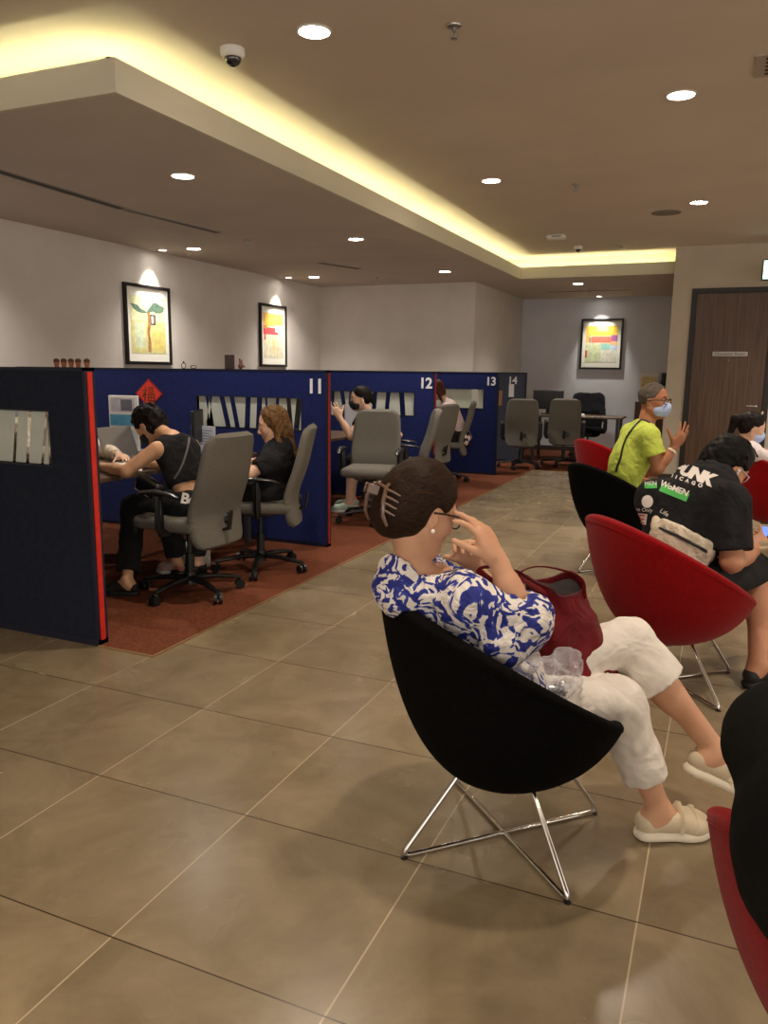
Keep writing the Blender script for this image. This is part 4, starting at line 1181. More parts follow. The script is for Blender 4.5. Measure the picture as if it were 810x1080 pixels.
# ================================================================== woman in the blue patterned blouse
W = Frame(-.517, 2.172, 45)
pw = person(W, 'seated woman in a blue and white patterned blouse, both hands raised to her face')
J = dict(pelvis=A(-.09, 0, .47), waist=A(-.155, 0, .59), chest=A(-.205, 0, .715), neck=A(-.285, 0, .87), hipL=A(-.04, .085, .455), hipR=A(-.04, -.085, .455),
         shL=A(-.235, .160, .815), shR=A(-.235, -.160, .815))
J['neck'] = W(426, 604, 0) + A(.030, 0, -.008)
hc = W(444, 540, 0)
elR = W(549, 652, -.19); wrR = W(525, 591, -.14); elL = W(520, 640, .13); wrL = W(497, 592, .115)
knR = W(650, 742, -.11); anR = A(.435, -.175, .099); knL = W(664, 676, -.015); anL = W(755, 792, -.19)
print('W joints', {k: np.round(v, 3) for k, v in dict(hc=hc, neck=J['neck'], elR=elR, wrR=wrR, elL=elL, wrL=wrL, knR=knR, knL=knL, anL=anL).items()})
HMx = rotm(7, -19, 0); H = Head(hc, HMx, .98)
sk = SKIN('skin_woman', (206, 158, 126), (192, 142, 112))
B = SDF(); torso(B, J, -.006, .92)
B.cap(J['neck'], H(-.025, 0, -.06), .046, .045, .03)
H.skin(B)
for sh, el, wr, sd_ in ((J['shR'], elR, wrR, 1), (J['shL'], elL, wrL, -1)):
    arm_skin(B, sh, el, wr, 1.0)
tR = W(492, 530, -.09); tL = W(486, 552, .03)
hand_skin(B, wrR, tR - wrR, (-.62, .72, -.1), 1, (20, 16, 22, 30), (.75, .35, .45), 1.04, .05)
hand_skin(B, wrL, tL - wrL, (-.45, -.8, 0), -1, (30, 34, 40, 44), (.75, .45, .35), .97, .06)
leg_skin(B, J['hipR'], knR, anR, .98); leg_skin(B, J['hipL'], knL, anL, .98)
fdR = W.loc(A(.041, 2.474, 0)) - W.loc(A(-.176, 2.352, 0)); fdR[2] = 0; fdR = unit(fdR)
fdL = unit(A(.82, -.42, -.34)); dnL = A(-.25, 0, -.95)
foot_skin(B, anR, fdR, .92); foot_skin(B, anL, fdL, .92, dnL)
B.build('body', sk, pw, .0045)
H.eyes(pw)
# blouse
bl = SDF(); torso(bl, J, .014, .95, parts=('waist', 'chest', 'shoulders', 'pelvis'))
bl.cap(J['shR'], elR + (elR - J['shR']) * .10, .066, .074, .05); bl.cap(J['shL'], elL, .064, .074, .05)
bl.ell(elR + A(-.035, -.005, -.055), (.080, .062, .070), None, .04)
bl.ell(J['waist'] + A(.10, -.09, -.06), (.10, .10, .07), None, .05)
fa = unit(wrR - elR); bl.cut(elR + fa * .055, fa) if False else None
# neckline: scoop around the neck
up = unit(J['neck'] - J['chest'])
bl.cap(J['neck'] + A(-.030, 0, -.03), J['neck'] + A(-.030, 0, .012), .088, .070, .03)
bl.cap(J['neck'] + A(-.010, 0, .012), J['neck'] + A(.055, 0, .03), .054, .07, .012, op='s'); bl.cap(J['neck'] + A(0, 0, .0), H(-.02, 0, -.02), .054, .07, .01, op='s')
bl.cap(elR + fa * .045, elR + fa * .30, .047, .075, .012, op='s')
fl_ = unit(wrL - elL); bl.cap(elL + fl_ * .045, elL + fl_ * .30, .047, .075, .012, op='s')
bl.noise = [(.0045, 34, 11), (.002, 80, 5)]
bl.build('blouse', blouse_material(), pw, .0052)
# white cropped trousers
tm = mat('white_trousers', (226, 218, 208), .8, col2=(216, 208, 198), nscale=8, bump=.1, bscale=80, fold=.35, fscale=9)
hemR = anR + (knR - anR) * .30; hemL = W(690, 719, -.06)
tr = SDF(); torso(tr, J, .010, .93, parts=('pelvis',))
tr.cap(J['hipR'], knR, .098, .076, .05); tr.cap(knR, hemR, .076, .068, .05, cutb=True)
tr.cap(J['hipL'] * .35 + knL * .65, knL, .084, .074, .012); tr.cap(J['hipL'], J['hipL'] * .4 + knL * .6, .098, .085, .03); tr.cap(knL, hemL, .074, .100, .012, cutb=True)
tr.noise = [(.0026, 30, 21), (.0012, 70, 8)]
tro = tr.build('trousers', tm, pw, .005)
# hair
hm = hair_mat('hair_dark_brown', (20, 12, 7), (54, 33, 18), (18, 60, 60))
h = SDF(); H.ell(h, (-.018, 0, .052), (.106, .0885, .098), .02); H.ell(h, (-.050, 0, -.005), (.078, .082, .080), .03)
H.ell(h, (-.092, 0, -.030), (.052, .056, .062), .03); H.ell(h, (-.105, 0, .030), (.034, .045, .050), .03)
h.cut(H(.066, 0, .070), H.M @ unit(A(.95, 0, -.30)), .01)
for g in (-1, 1): H.ell(h, (.006, g * .094, -.006), (.027, .034, .038), .006, 's'); H.ell(h, (.034, g * .080, -.036), (.036, .030, .046), .008, 's')
H.ell(h, (.078, 0, -.040), (.072, .10, .088), .01, 's')
h.noise = [(.0012, 75, 31)]
ho = h.build('hair', hm, pw, .0045)
cl = MB()
for g in (-1, 1):
    cl.tube([H(-.128, g * .014, .050), H(-.148, g * .034, .036), H(-.152, g * .045, .0), H(-.142, g * .050, -.040), H(-.122, g * .050, -.062)], [.004, .0055, .006, .0055, .004], 8)
    for off in (.030, .012, -.006, -.024):
        cl.tube([H(-.150, g * .042, off), H(-.138, g * .058, off - .002), H(-.118, g * .066, off - .006)], [.0035, .0035, .002], 8)
cl.tube([H(-.146, -.030, .034), H(-.158, 0, .040), H(-.146, .030, .034)], .0045, 8)
for g in (-1, 1): cl.box((-.016, -.003, -.013), (.016, .003, .013), H.M @ rotm(g * 12), H(-.172, g * .012, .020), .002)
cl.build('hair_clip', mat('clip_brown', (104, 78, 64), .3, coat=.4), ho)
gl = MB()
for g in (-1, 1):
    gl.tube([H(-.012, g * .083, .008), H(.03, g * .080, .014), H(.095, g * .068, .017)], .0028, 8)
    gl.tube([H(.098 - .006 * math.cos(a) ** 2, g * .036 + .030 * math.cos(a), .004 + .021 * math.sin(a)) for a in np.linspace(0, 2 * math.pi, 25)[:-1]], .0022, 6, closed=True)
gl.tube([H(.103, -.008, .010), H(.106, 0, .012), H(.103, .008, .010)], .0022, 6)
gl.build('glasses', mat('glasses_brown', (52, 36, 26), .3), pw)
MB().ball(H(-.002, -.087, -.040), .0062, 12).build('earring', mat('pearl', (240, 232, 216), .2), pw)
# shoes
sm_u = mat('shoe_beige', (205, 190, 162), .6, col2=(196, 180, 152), nscale=12); sm_s = mat('shoe_sole', (222, 212, 190), .6)
for an, fd, dn in ((anR, fdR, A(0, 0, -1)), (anL, fdL, dnL)):
    o, Pf = make_shoe(pw, an, fd, sm_u, sm_s, 1.0, dn, low=True)
    for xx in (.055, .098):
        k = MB(); hh = (xx - .055) * .32; k.tube([Pf(xx, -.042, -.064), Pf(xx + .004, -.036, -.030 - hh), Pf(xx + .006, -.018, -.004 - hh), Pf(xx + .006, 0, .003 - hh), Pf(xx + .006, .018, -.004 - hh), Pf(xx + .004, .036, -.030 - hh), Pf(xx, .042, -.064)], .015, 10, flat=.26, up=(1, 0, 0))
        k.build('strap', sm_u, o)
# maroon tote on her lap
tb_ = thing('tote_bag', 'maroon soft tote bag with straps resting on the lap of the patterned blouse woman', 'bag', (W.o[0], W.o[1], 0), W.yaw)
mar = mat('maroon_nylon', (112, 16, 24), .6, col2=(94, 12, 18), nscale=10, spec=.25, fold=.5, fscale=9)
c0 = W(602, 706, .02); c1 = W(584, 614, .05)
rings = []
for i in range(15):
    v = i / 14; c = c0 * (1 - v) + c1 * v; hx = .135 * (1 - v) + .075 * v - .010 * math.sin(math.pi * v); hy = .090 * (1 - v) + .085 * v
    r = []
    for k in range(40):
        a = 2 * math.pi * k / 40; cx_, sx_ = math.cos(a), math.sin(a); e = .38 if v < .7 else .7
        p = A(hx * math.copysign(abs(cx_) ** e, cx_), hy * math.copysign(abs(sx_) ** e, sx_), 0)
        p += A(1, .4, .3) * .005 * math.sin(5 * a + 7 * v) * (.3 + v) + A(0, 0, .018 * math.cos(2 * a) * v)
        r.append(c + p)
    rings.append(r)
inner = [[p * 1.0 + (c1 - p) * .06 - A(0, 0, .0) for p in rings[-1]]] + [[p + (c0 * (1 - v) + c1 * v - p) * .07 for p in rings[int(v * 14)]] for v in (.8, .55, .3)]
MB().loft(rings + inner).build('body', mar, tb_)
lz = MB(); lz.tube([rings[-1][k] for k in range(40)], .004, 6, closed=True); lz.build('rim', mat('maroon_edge', (84, 16, 24), .6), tb_)
inn = MB(); inn.loft([[p + (c1 - p) * .09 for p in rings[-2]], [p + (c1 - p) * .5 for p in rings[-2]]]); inn.build('inside_shade', mat('bag_inside_shade', (26, 16, 18), .9), tb_)  # dark sheet across the mouth, painted for the shade inside the bag
def strap(pts, w_, m, name, parent, fl=.25):
    # smooth through the points
    P = [A(*p) for p in pts]; out = []
    for i in range(len(P) - 1):
        p0 = P[max(i - 1, 0)]; p1 = P[i]; p2 = P[i + 1]; p3 = P[min(i + 2, len(P) - 1)]
        for t in np.linspace(0, 1, 7)[:-1]:
            out.append(.5 * ((2 * p1) + (p2 - p0) * t + (2 * p0 - 5 * p1 + 4 * p2 - p3) * t * t + (3 * p1 - p0 - 3 * p2 + p3) * t ** 3))
    out.append(P[-1]); return MB().tube(out, w_, 8, flat=fl).build(name, m, parent)
strap([rings[-1][16] + A(0, 0, -.02), W(548, 604, .00), W(520, 598, .04), W(505, 602, .06), W(528, 620, .10)], .011, mar, 'handle', tb_)
strap([rings[-1][34] + A(0, -.004, -.03), W(612, 610, -.03), W(588, 600, -.03), W(562, 598, -.02), W(548, 608, .0), rings[-1][24] + A(0, 0, -.02)], .010, mar, 'handle', tb_)
# clear plastic bag
def film_bag():
    m = bpy.data.materials.new('clear_film'); m.use_nodes = True; nt = m.node_tree; N = nt.nodes; L = nt.links
    b = N['Principled BSDF']; b.inputs['Base Color'].default_value = lin((225, 225, 230)); b.inputs['Roughness'].default_value = .12; b.inputs['Specular IOR Level'].default_value = 1
    tr_ = N.new('ShaderNodeBsdfTransparent'); mx = N.new('ShaderNodeMixShader'); lw = N.new('ShaderNodeLayerWeight'); lw.inputs[0].default_value = .35
    mr = N.new('ShaderNodeMapRange'); mr.inputs['To Min'].default_value = .16; mr.inputs['To Max'].default_value = .75; L.new(lw.outputs['Facing'], mr.inputs['Value'])
    L.new(mr.outputs[0], mx.inputs[0]); L.new(tr_.outputs[0], mx.inputs[1]); L.new(b.outputs[0], mx.inputs[2]); L.new(mx.outputs[0], N['Material Output'].inputs[0])
    n = N.new('ShaderNodeTexNoise'); n.inputs['Scale'].default_value = 45; n.inputs['Distortion'].default_value = 1.5; bp = N.new('ShaderNodeBump'); bp.inputs['Strength'].default_value = .7; bp.inputs['Distance'].default_value = .01
    tc = N.new('ShaderNodeTexCoord'); L.new(tc.outputs['Object'], n.inputs['Vector']); L.new(n.outputs['Fac'], bp.inputs['Height']); L.new(bp.outputs[0], b.inputs['Normal'])
    return m
pb = thing('plastic_bag', 'crumpled clear plastic bag tucked between the patterned blouse and white trousers', 'bag', (W.o[0], W.o[1], 0), W.yaw)
pc = W(578, 722, -.15); q = SDF(); q.ell(pc, (.085, .05, .062), rotm(0, -25, 0), .03); q.ell(W(600, 700, -.14), (.035, .03, .05), rotm(0, 30, 0), .03); q.ell(W(604, 742, -.14), (.04, .035, .03), None, .03); q.ell(W(548, 704, -.17), (.05, .03, .03), None, .03); q.noise = [(.010, 40, 41), (.005, 90, 42)]
q.build('film', film_bag(), pb, .005)
fo = SDF(); fo.ell(W(590, 728, -.16), (.028, .02, .018), None, .01); fo.ell(W(575, 738, -.16), (.02, .018, .012), None, .01); fo.noise = [(.009, 110, 43)]; fo.build('foil', mat('foil', (205, 205, 212), .2, .9), pb, .004)


# ================================================================== man in the printed black T-shirt
M_ = Frame(-.148, 3.747, 60)
pm = person(M_, 'large man in a printed black T-shirt hunched over his phone')
J = dict(pelvis=A(-.02, 0, .49), waist=A(.0, 0, .63), chest=A(.10, 0, .80), hipL=A(.03, .10, .48), hipR=A(.03, -.10, .48))
J['neck'] = M_(748, 500, 0) + A(.02, 0, -.01); J['shR'] = M_(768, 530, -.20) ; J['shL'] = M_(690, 527, .17)
J['waist'] = J['pelvis'] * .55 + J['neck'] * .45 + A(-.07, 0, 0); J['chest'] = J['pelvis'] * .25 + J['neck'] * .75 + A(-.04, 0, -.02)
hc = M_(762, 493, -.0) + A(.03, 0, 0)
elR = M_(772, 592, -.27); wrR = M_(797, 580, -.13); elL = A(.26, .26, .66); wrL = M_(806, 578, .02)
knR = A(.50, -.14, .50); anR = ankle(M_, 799, 700, .107); anL = A(.50, -.12, .60); knL = A(.36, .33, .56)
print('M joints', {k: np.round(v, 3) for k, v in dict(hc=hc, neck=J['neck'], shR=J['shR'], shL=J['shL'], elR=elR, wrR=wrR, wrL=wrL, anR=anR).items()})
H = Head(hc, rotm(-22, -38, 0), 1.06); skm = SKIN('skin_man', (190, 136, 104), (174, 122, 92))
B = SDF(); torso(B, J, -.008, 1.2); B.cap(J['neck'], H(-.03, 0, -.05), .060, .055, .03); H.skin(B)
arm_skin(B, J['shR'], elR, wrR, 1.25); arm_skin(B, J['shL'], elL, wrL, 1.25)
phc = M_(802, 566, -.02)
hand_skin(B, wrR, phc + A(.02, -.03, .02) - wrR, (.1, .7, .5), 1, (45, 50, 55, 60), (.6, .5, .5), 1.05)
hand_skin(B, wrL, A(.3, -.3, .3), (.2, -.7, .5), -1, (45, 50, 55, 60), (.6, .5, .5), 1.05)
leg_skin(B, J['hipR'], knR, anR, 1.2); leg_skin(B, J['hipL'], knL, anL, 1.2)
fdR = unit(A(.9, -.1, 0)); foot_skin(B, anR, fdR, 1.05); fdL = unit(A(.15, -.95, .1)); dnL = A(-.75, -.15, -.35); foot_skin(B, anL, fdL, 1.05, dnL)
B.build('body', skm, pm, .0065); H.eyes(pm)
ts = SDF(); torso(ts, J, .016, 1.22, .07); ts.cap(J['shR'], J['shR'] * .18 + elR * .82, .088, .086, .06, cutb=True); ts.cap(J['shL'], J['shL'] * .18 + elL * .82, .088, .086, .06, cutb=True)
ts.cap(J['neck'] + A(.0, 0, .01), J['neck'] + A(.09, 0, .03), .074, .085, .012, op='s'); ts.noise = [(.006, 17, 51), (.0025, 45, 52)]
GL_M = (H, pm)
black_t = mat('black_cotton', (34, 33, 35), .9, col2=(28, 27, 29), nscale=12, bump=.15, bscale=300, spec=.2, fold=.5)
tso = ts.build('t_shirt', black_t, pm, .007)
sh_ = SDF(); torso(sh_, J, .022, 1.22, parts=('pelvis',)); sh_.cap(J['hipR'], knR, .115, .098, .05); sh_.cap(J['hipL'], knL, .115, .098, .05); sh_.cap(knR, knR + (anR - knR) * .12, .095, .09, .04, cutb=True); sh_.noise = [(.005, 20, 53)]
sh_.build('shorts', mat('black_shorts', (20, 20, 21), .9), pm, .008)
h = SDF(); H.ell(h, (-.016, 0, .050), (.108, .090, .098), .02); H.ell(h, (-.058, 0, -.005), (.070, .082, .085), .03); h.cut(H(.075, 0, .06), H.M @ unit(A(.9, 0, -.4)), .01)
for g in (-1, 1): H.ell(h, (.030, g * .085, -.030), (.045, .035, .055), .008, 's')
H.ell(h, (.07, 0, -.05), (.07, .09, .09), .01, 's'); h.cut(H(0, 0, -.062), H.M @ A(0, 0, -1), .01); h.noise = [(.0035, 60, 54), (.0025, 120, 55)]
h.build('hair', hair_mat('hair_black', (7, 6, 6), (18, 15, 13), (40, 40, 40), .5), pm, .006)
MB().ball(H(.0, -.090, -.006), .008, 10).cyl(H(.0, -.090, -.01), H(.008, -.090, -.035), .004).build('earbud', white_pl, pm)
# cream crossbody bag on his lower back
cbag = thing('crossbody_bag', 'cream crossbody pouch with a black zip worn across the back of the black T-shirt', 'bag', (M_.o[0], M_.o[1], 0), M_.yaw)


def project(o, root_loc, root_yaw, targets, origin, direction, lift):
    """drops the mesh o (in the figure frame) onto the cloth along direction"""
    bvh = BVHTree.FromPolygons([v.co[:] for v in targets.data.vertices], [tuple(p.vertices) for p in targets.data.polygons])
    d = Vector(direction).normalized()
    import bmesh
    bad = []
    for v in o.data.vertices:
        hit = bvh.ray_cast(v.co - d * .6, d)
        if hit[0] is not None: v.co = hit[0] + hit[1].normalized() * lift
        else: bad.append(v.index)
    if bad:
        bm = bmesh.new(); bm.from_mesh(o.data); bm.verts.ensure_lookup_table(); bmesh.ops.delete(bm, geom=[bm.verts[i] for i in bad], context='VERTS'); bm.to_mesh(o.data); bm.free()
    o.data.update()


def on_back(name, body, size, m, px, py, fr, target, parent, lat0, rot=0, shear=0, bold=0, spacing=1.0, quad=None, lift=.003, dirn=None, sub=True):
    """lettering laid on a garment: placed in a plane facing the camera side, then dropped onto the cloth"""
    import bmesh
    c = fr(px, py, lat0)
    d = dirn if dirn is not None else unit(fr.loc(c_world := fr.wd(c)) - fr.loc(CAM))
    right = unit(np.cross(d, (0, 0, 1))); upv = np.cross(right, d)
    a = R(rot); r2 = right * math.cos(a) + upv * math.sin(a); u2 = -right * math.sin(a) + upv * math.cos(a)
    Mx = Matrix(((r2[0], u2[0], -d[0], c[0]), (r2[1], u2[1], -d[1], c[1]), (r2[2], u2[2], -d[2], c[2]), (0, 0, 0, 1)))
    if quad: 
        b = MB(); w_, h_ = quad; n1, n2 = 10, 6
        if body == 'disc': b.add([(0, 0, 0)] + [(w_ / 2 * rr * math.cos(t), h_ / 2 * rr * math.sin(t), 0) for rr in (.5, 1) for t in np.linspace(0, 2 * math.pi, 25)[:-1]], [(0, 1 + k, 1 + (k + 1) % 24) for k in range(24)] + [(1 + k, 25 + k, 25 + (k + 1) % 24, 1 + (k + 1) % 24) for k in range(24)])
        else: b.add([(-w_ / 2 + w_ * i / n1, -h_ / 2 + h_ * j / n2, 0) for j in range(n2 + 1) for i in range(n1 + 1)], [(j * (n1 + 1) + i, j * (n1 + 1) + i + 1, (j + 1) * (n1 + 1) + i + 1, (j + 1) * (n1 + 1) + i) for j in range(n2) for i in range(n1)])
        o = b.build(name, m, parent, False); o.data.transform(Mx)
    else:
        o = text_obj(name, body, size, m, parent, Mx, 0.0, shear=shear, bold=bold, spacing=spacing)
        bm = bmesh.new(); bm.from_mesh(o.data); bmesh.ops.subdivide_edges(bm, edges=[e for e in bm.edges if e.calc_length() > .012], cuts=2); bmesh.ops.triangulate(bm, faces=bm.faces); bm.to_mesh(o.data); bm.free()
    project(o, None, None, target, None, d, lift)
    return o


pw_m = mat('print_white', (222, 214, 208), .8); pg_m = mat('print_green', (82, 190, 92), .8)
LT0 = -.02
on_back('lettering', 'PUNK', .070, pw_m, 730.5, 499.5, M_, tso, tso, LT0, -19, .2, .005, .88)
on_back('lettering', 'CHICAGO', .022, pw_m, 720, 506, M_, tso, tso, LT0, -17, 0, .001, 2.1)
on_back('print_block', 'q', 0, pg_m, 711, 519.5, M_, tso, tso, LT0, -19, quad=(.125, .036), lift=.002)
on_back('lettering', 'WoMEN', .036, pw_m, 711, 515.5, M_, tso, tso, LT0, -19, .1, .001, .95, lift=.0035)
on_back('print_block', 'q', 0, pg_m, 686.5, 512.5, M_, tso, tso, LT0, 5, quad=(.055, .024), lift=.002)
on_back('lettering', 'MEN', .026, pw_m, 686.5, 510.5, M_, tso, tso, LT0, 5, 0, 0, 1, lift=.0035)
on_back('print_disc', 'disc', 0, pw_m, 683, 529, M_, tso, tso, LT0, 0, quad=(.050, .058), lift=.002)
on_back('lettering', 'One Only', .024, pw_m, 677, 537.5, M_, tso, tso, LT0, -3)
on_back('lettering', 'Life', .028, pw_m, 701, 541, M_, tso, tso, LT0, -30)
on_back('print_block', 'q', 0, mat('print_pale', (216, 206, 198), .8), 675.5, 547, M_, tso, tso, LT0, -4, quad=(.058, .050), lift=.002)
for i in range(3): on_back('print_line', 'q', 0, mat('print_red', (176, 70, 60), .8), 675.5, 543.2 + i * 4, M_, tso, tso, LT0, -4, quad=(.044, .006), lift=.0035)
# the pouch: a flattened body lying along the lower back
cream = mat('cream_canvas', (214, 200, 178), .8, col2=(198, 184, 160), nscale=14, fold=.5, fscale=22)
def back_pt(px, py, lift=.02):
    c = M_(px, py, LT0); d = unit(c - M_.loc(CAM)); bvh = BVHTree.FromPolygons([v.co[:] for v in tso.data.vertices], [tuple(p.vertices) for p in tso.data.polygons])
    hit = bvh.ray_cast(Vector(c - d * .8), Vector(d)); return (A(*hit[0]) if hit[0] is not None else c) - d * lift
pts = [back_pt(x, y, .012) for x, y in [(697, 562), (712, 568), (728, 577), (744, 585), (757, 592)]]
S = SDF(); dv = unit(pts[0] - M_.loc(CAM)); 
for a_, b_ in zip(pts[:-1], pts[1:]):
    al_ = unit(b_ - a_); cr_ = unit(np.cross(dv, al_)); S.box((a_ + b_) / 2, (np.linalg.norm(b_ - a_) / 2 + .012, .062, .028), np.stack([al_, cr_, np.cross(al_, cr_)], 1), .012, .012)
S.cap(pts[0], back_pt(692, 548, .0), .05, .018, .03, n=dv, fl=.5); S.noise = [(.0022, 45, 61)]
S.build('pouch', cream, cbag, .006)
zp = [back_pt(x, y, .046) for x, y in [(694, 556), (708, 562), (726, 571), (744, 581), (757, 588)]]
strap(zp, .008, dark_m, 'zip', cbag, .8)
strap([back_pt(690, 550, .008), back_pt(694, 530, .008), back_pt(703, 510, .008), back_pt(722, 492, .01)], .012, black_t, 'strap', cbag, .3) if False else None
strap([pts[-1] - A(0, 0, 0), M_(771, 604, -.26), M_(770, 600, -.20)], .014, cream, 'strap', cbag, .3)
# his shoes
blk = mat('sandal_black', (28, 26, 26), .6); beige = mat('slipper_sole', (186, 170, 140), .7)
o, Pf = make_shoe(pm, anR, fdR, blk, blk, 1.08, low=True, name='sandal')
o, Pf = make_shoe(pm, anL, fdL, mat('shoe_tan', (150, 132, 104), .7), beige, 1.05, dnL, low=True)
ph = thing('smartphone', 'blue lit smartphone held by the man in the printed black T-shirt', 'phone', tuple(M_.wd(phc)), M_.yaw + R(5))
Rp = rotm(-15, 35, 0); MB().box((-.075, -.036, -.004), (.075, .036, .004), Rp, (0, 0, 0), .003).build('case', dark_m, ph, False); MB().box((-.071, -.033, .0042), (.071, .033, .0048), Rp, (0, 0, 0)).build('screen', mat('screen_blue', (92, 124, 214), .3, emit=.7), ph, False)


# ================================================================== man in the lime green shirt
G = Frame(-.629, 5.786, 25)
pg = person(G, 'older man in a lime green T-shirt and blue face mask raising his open hand')
J = dict(pelvis=A(.02, 0, .50), hipL=A(.07, .09, .49), hipR=A(.07, -.09, .49))
J['neck'] = G(681, 451, 0) + A(-.005, 0, -.02); J['shR'] = G(684, 461, -.16); J['shL'] = G(664, 455, .14) + A(0, 0, -.01)
J['waist'] = J['pelvis'] * .55 + J['neck'] * .45 + A(-.05, 0, 0); J['chest'] = J['pelvis'] * .28 + J['neck'] * .72 + A(-.03, 0, 0)
hc = G(690, 424, 0) + A(0.0, 0, 0)
elR = G(694, 494, -.20); wrR = G(711, 472, -.20); elL = G(652, 500, .30); wrL = A(.30, .22, .60)
print('G joints', {k: np.round(v, 3) for k, v in dict(hc=hc, neck=J['neck'], shR=J['shR'], shL=J['shL'], elR=elR, wrR=wrR, elL=elL).items()})
H = Head(hc, rotm(-42, 0, 0), 1.0); skg = SKIN('skin_older_man', (176, 118, 84), (156, 102, 72))
B = SDF(); torso(B, J, -.006, 1.0); B.cap(J['neck'], H(-.03, 0, -.05), .060, .056, .03); H.skin(B); arm_skin(B, J['shR'], elR, wrR, 1.05); arm_skin(B, J['shL'], elL, wrL, 1.0)
hand_skin(B, wrR, G(721, 456, -.20) - wrR, (-.35, .9, .2), 1, (14, 8, 6, 10), (.45, .9, .1), 1.12, .16)
hand_skin(B, wrL, A(.5, -.3, -.2), (0, 0, -1), -1)
knR, knL = A(.50, -.10, .50), A(.48, .14, .50); anR, anL = A(.52, -.12, .100), A(.50, .15, .09)
leg_skin(B, J['hipR'], knR, anR); leg_skin(B, J['hipL'], knL, anL); foot_skin(B, anR, A(1, 0, 0)); foot_skin(B, anL, A(1, 0, 0))
B.build('body', skg, pg, .0065); H.eyes(pg)
lime = mat('lime_cotton', (194, 208, 88), .85, col2=(180, 196, 76), nscale=10, bump=.15, bscale=200, fold=.55)
ts = SDF(); torso(ts, J, .016, 1.05, .06); ts.cap(J['shR'], J['shR'] * .42 + elR * .58, .068, .078, .05, cutb=True); ts.cap(J['shL'], J['shL'] * .42 + elL * .58, .066, .074, .05, cutb=True)
ts.cap(J['neck'] + A(-.03, 0, -.04), J['neck'] + A(-.02, 0, .01), .10, .075, .04); ts.cap(J['neck'], H(-.02, 0, -.05), .066, .064, .01, op='s'); ts.noise = [(.007, 19, 71), (.003, 50, 72)]
gso = ts.build('t_shirt', lime, pg, .0075)
dk_tr = mat('dark_trousers', (30, 30, 34), .9)
sh_ = SDF(); torso(sh_, J, .012, 1.05, parts=('pelvis',)); 
for a, b_, c in ((J['hipR'], knR, anR), (J['hipL'], knL, anL)): sh_.cap(a, b_, .098, .075, .05); sh_.cap(b_, c, .073, .06, .04, cutb=True)
sh_.build('trousers', dk_tr, pg, .01)
h = SDF(); H.ell(h, (-.016, 0, .044), (.100, .082, .092), .02); h.cut(H(.055, 0, .07), H.M @ unit(A(.9, 0, -.35)), .01)
for g in (-1, 1): H.ell(h, (.030, g * .08, -.020), (.045, .035, .055), .008, 's')
H.ell(h, (.07, 0, -.05), (.075, .09, .10), .01, 's'); h.cut(H(0, 0, -.045), H.M @ A(0, 0, -1), .01); h.noise = [(.0035, 80, 73)]
h.build('hair', hair_mat('hair_grey', (58, 52, 46), (112, 102, 92), (60, 60, 60), .8), pg, .006)


def face_mask(H, parent, m, vox=.005):
    k = SDF(); H.ell(k, (.042, 0, -.052), (.073, .070, .060), .01); H.ell(k, (.078, 0, -.032), (.045, .032, .038), .02); k.cut(H(.018, 0, 0), H.M @ A(-1, 0, 0)); k.cut(H(0, 0, -.010), H.M @ unit(A(-.15, 0, 1)))
    o = k.build('face_mask', m, parent, vox)
    e = MB()
    for g in (-1, 1):
        e.tube([H(.035, g * .064, -.022), H(.005, g * .074, .018), H(-.018, g * .083, .020)], .0018, 6); e.tube([H(.035, g * .060, -.078), H(.0, g * .070, -.055), H(-.014, g * .082, -.030)], .0018, 6)
    e.build('ear_loops', mat('mask_loop', (225, 226, 232), .8), o)
    f_ = MB()
    return o
mask_b = mat('mask_blue', (158, 176, 216), .8, col2=(176, 192, 226), nscale=6, stretch=(1, 1, 14))
face_mask(H, pg, mask_b)


def glasses(H, parent, m, r=.0024):
    gl = MB()
    for g in (-1, 1):
        gl.tube([H(-.012, g * .083, .012), H(.03, g * .080, .016), H(.095, g * .068, .017)], r, 8)
        gl.tube([H(.100 - .006 * math.cos(a) ** 2, g * .036 + .030 * math.cos(a), .006 + .020 * math.sin(a)) for a in np.linspace(0, 2 * math.pi, 25)[:-1]], r, 6, closed=True)
    gl.tube([H(.103, -.008, .012), H(.106, 0, .014), H(.103, .008, .012)], r, 6)
    return gl.build('glasses', m, parent)


glasses(H, pg, dark_m, .003); glasses(Head(GL_M[0].c, GL_M[0].M, .97), GL_M[1], mat('clear_frame', (190, 192, 196), .25), .0018)
w_ = SDF(); fa = unit(wrR - elR); w_.cap(wrR - fa * .035, wrR - fa * .018, .036, .036, .004, cuta=True, cutb=True); w_.build('bracelet', mat('bracelet', (226, 206, 190), .5), pg, .004)


def surf_strap(target, fr, pix, w_, m, name, parent, lat0=0.0, lift=.004, fl=.25):
    bvh = BVHTree.FromPolygons([v.co[:] for v in target.data.vertices], [tuple(p.vertices) for p in target.data.polygons]); out = []
    for (px, py) in pix:
        c = fr(px, py, lat0); d = unit(c - fr.loc(CAM)); hit = bvh.ray_cast(Vector(c - d * 1.0), Vector(d))
        if hit[0] is not None: out.append(A(*hit[0]) + A(*hit[1]) * lift)
    if len(out) > 1: return strap(out, w_, m, name, parent, .5)


gb = thing('sling_bag', 'black sling strap with a small striped bag worn by the man in green', 'bag', (G.o[0], G.o[1], 0), G.yaw)
surf_strap(gso, G, [(685, 446), (681, 443.5), (677, 443), (672, 447), (666, 454), (661, 462), (657, 472), (655, 482), (651.5, 491), (650, 497)], .012, dark_m, 'strap', gb)
pbk = G(648, 506, .16); S = SDF(); S.box(pbk + A(-.0, .0, -.06), (.03, .07, .08), rotm(20), .015); S.build('pouch', dark_m, gb, .008)


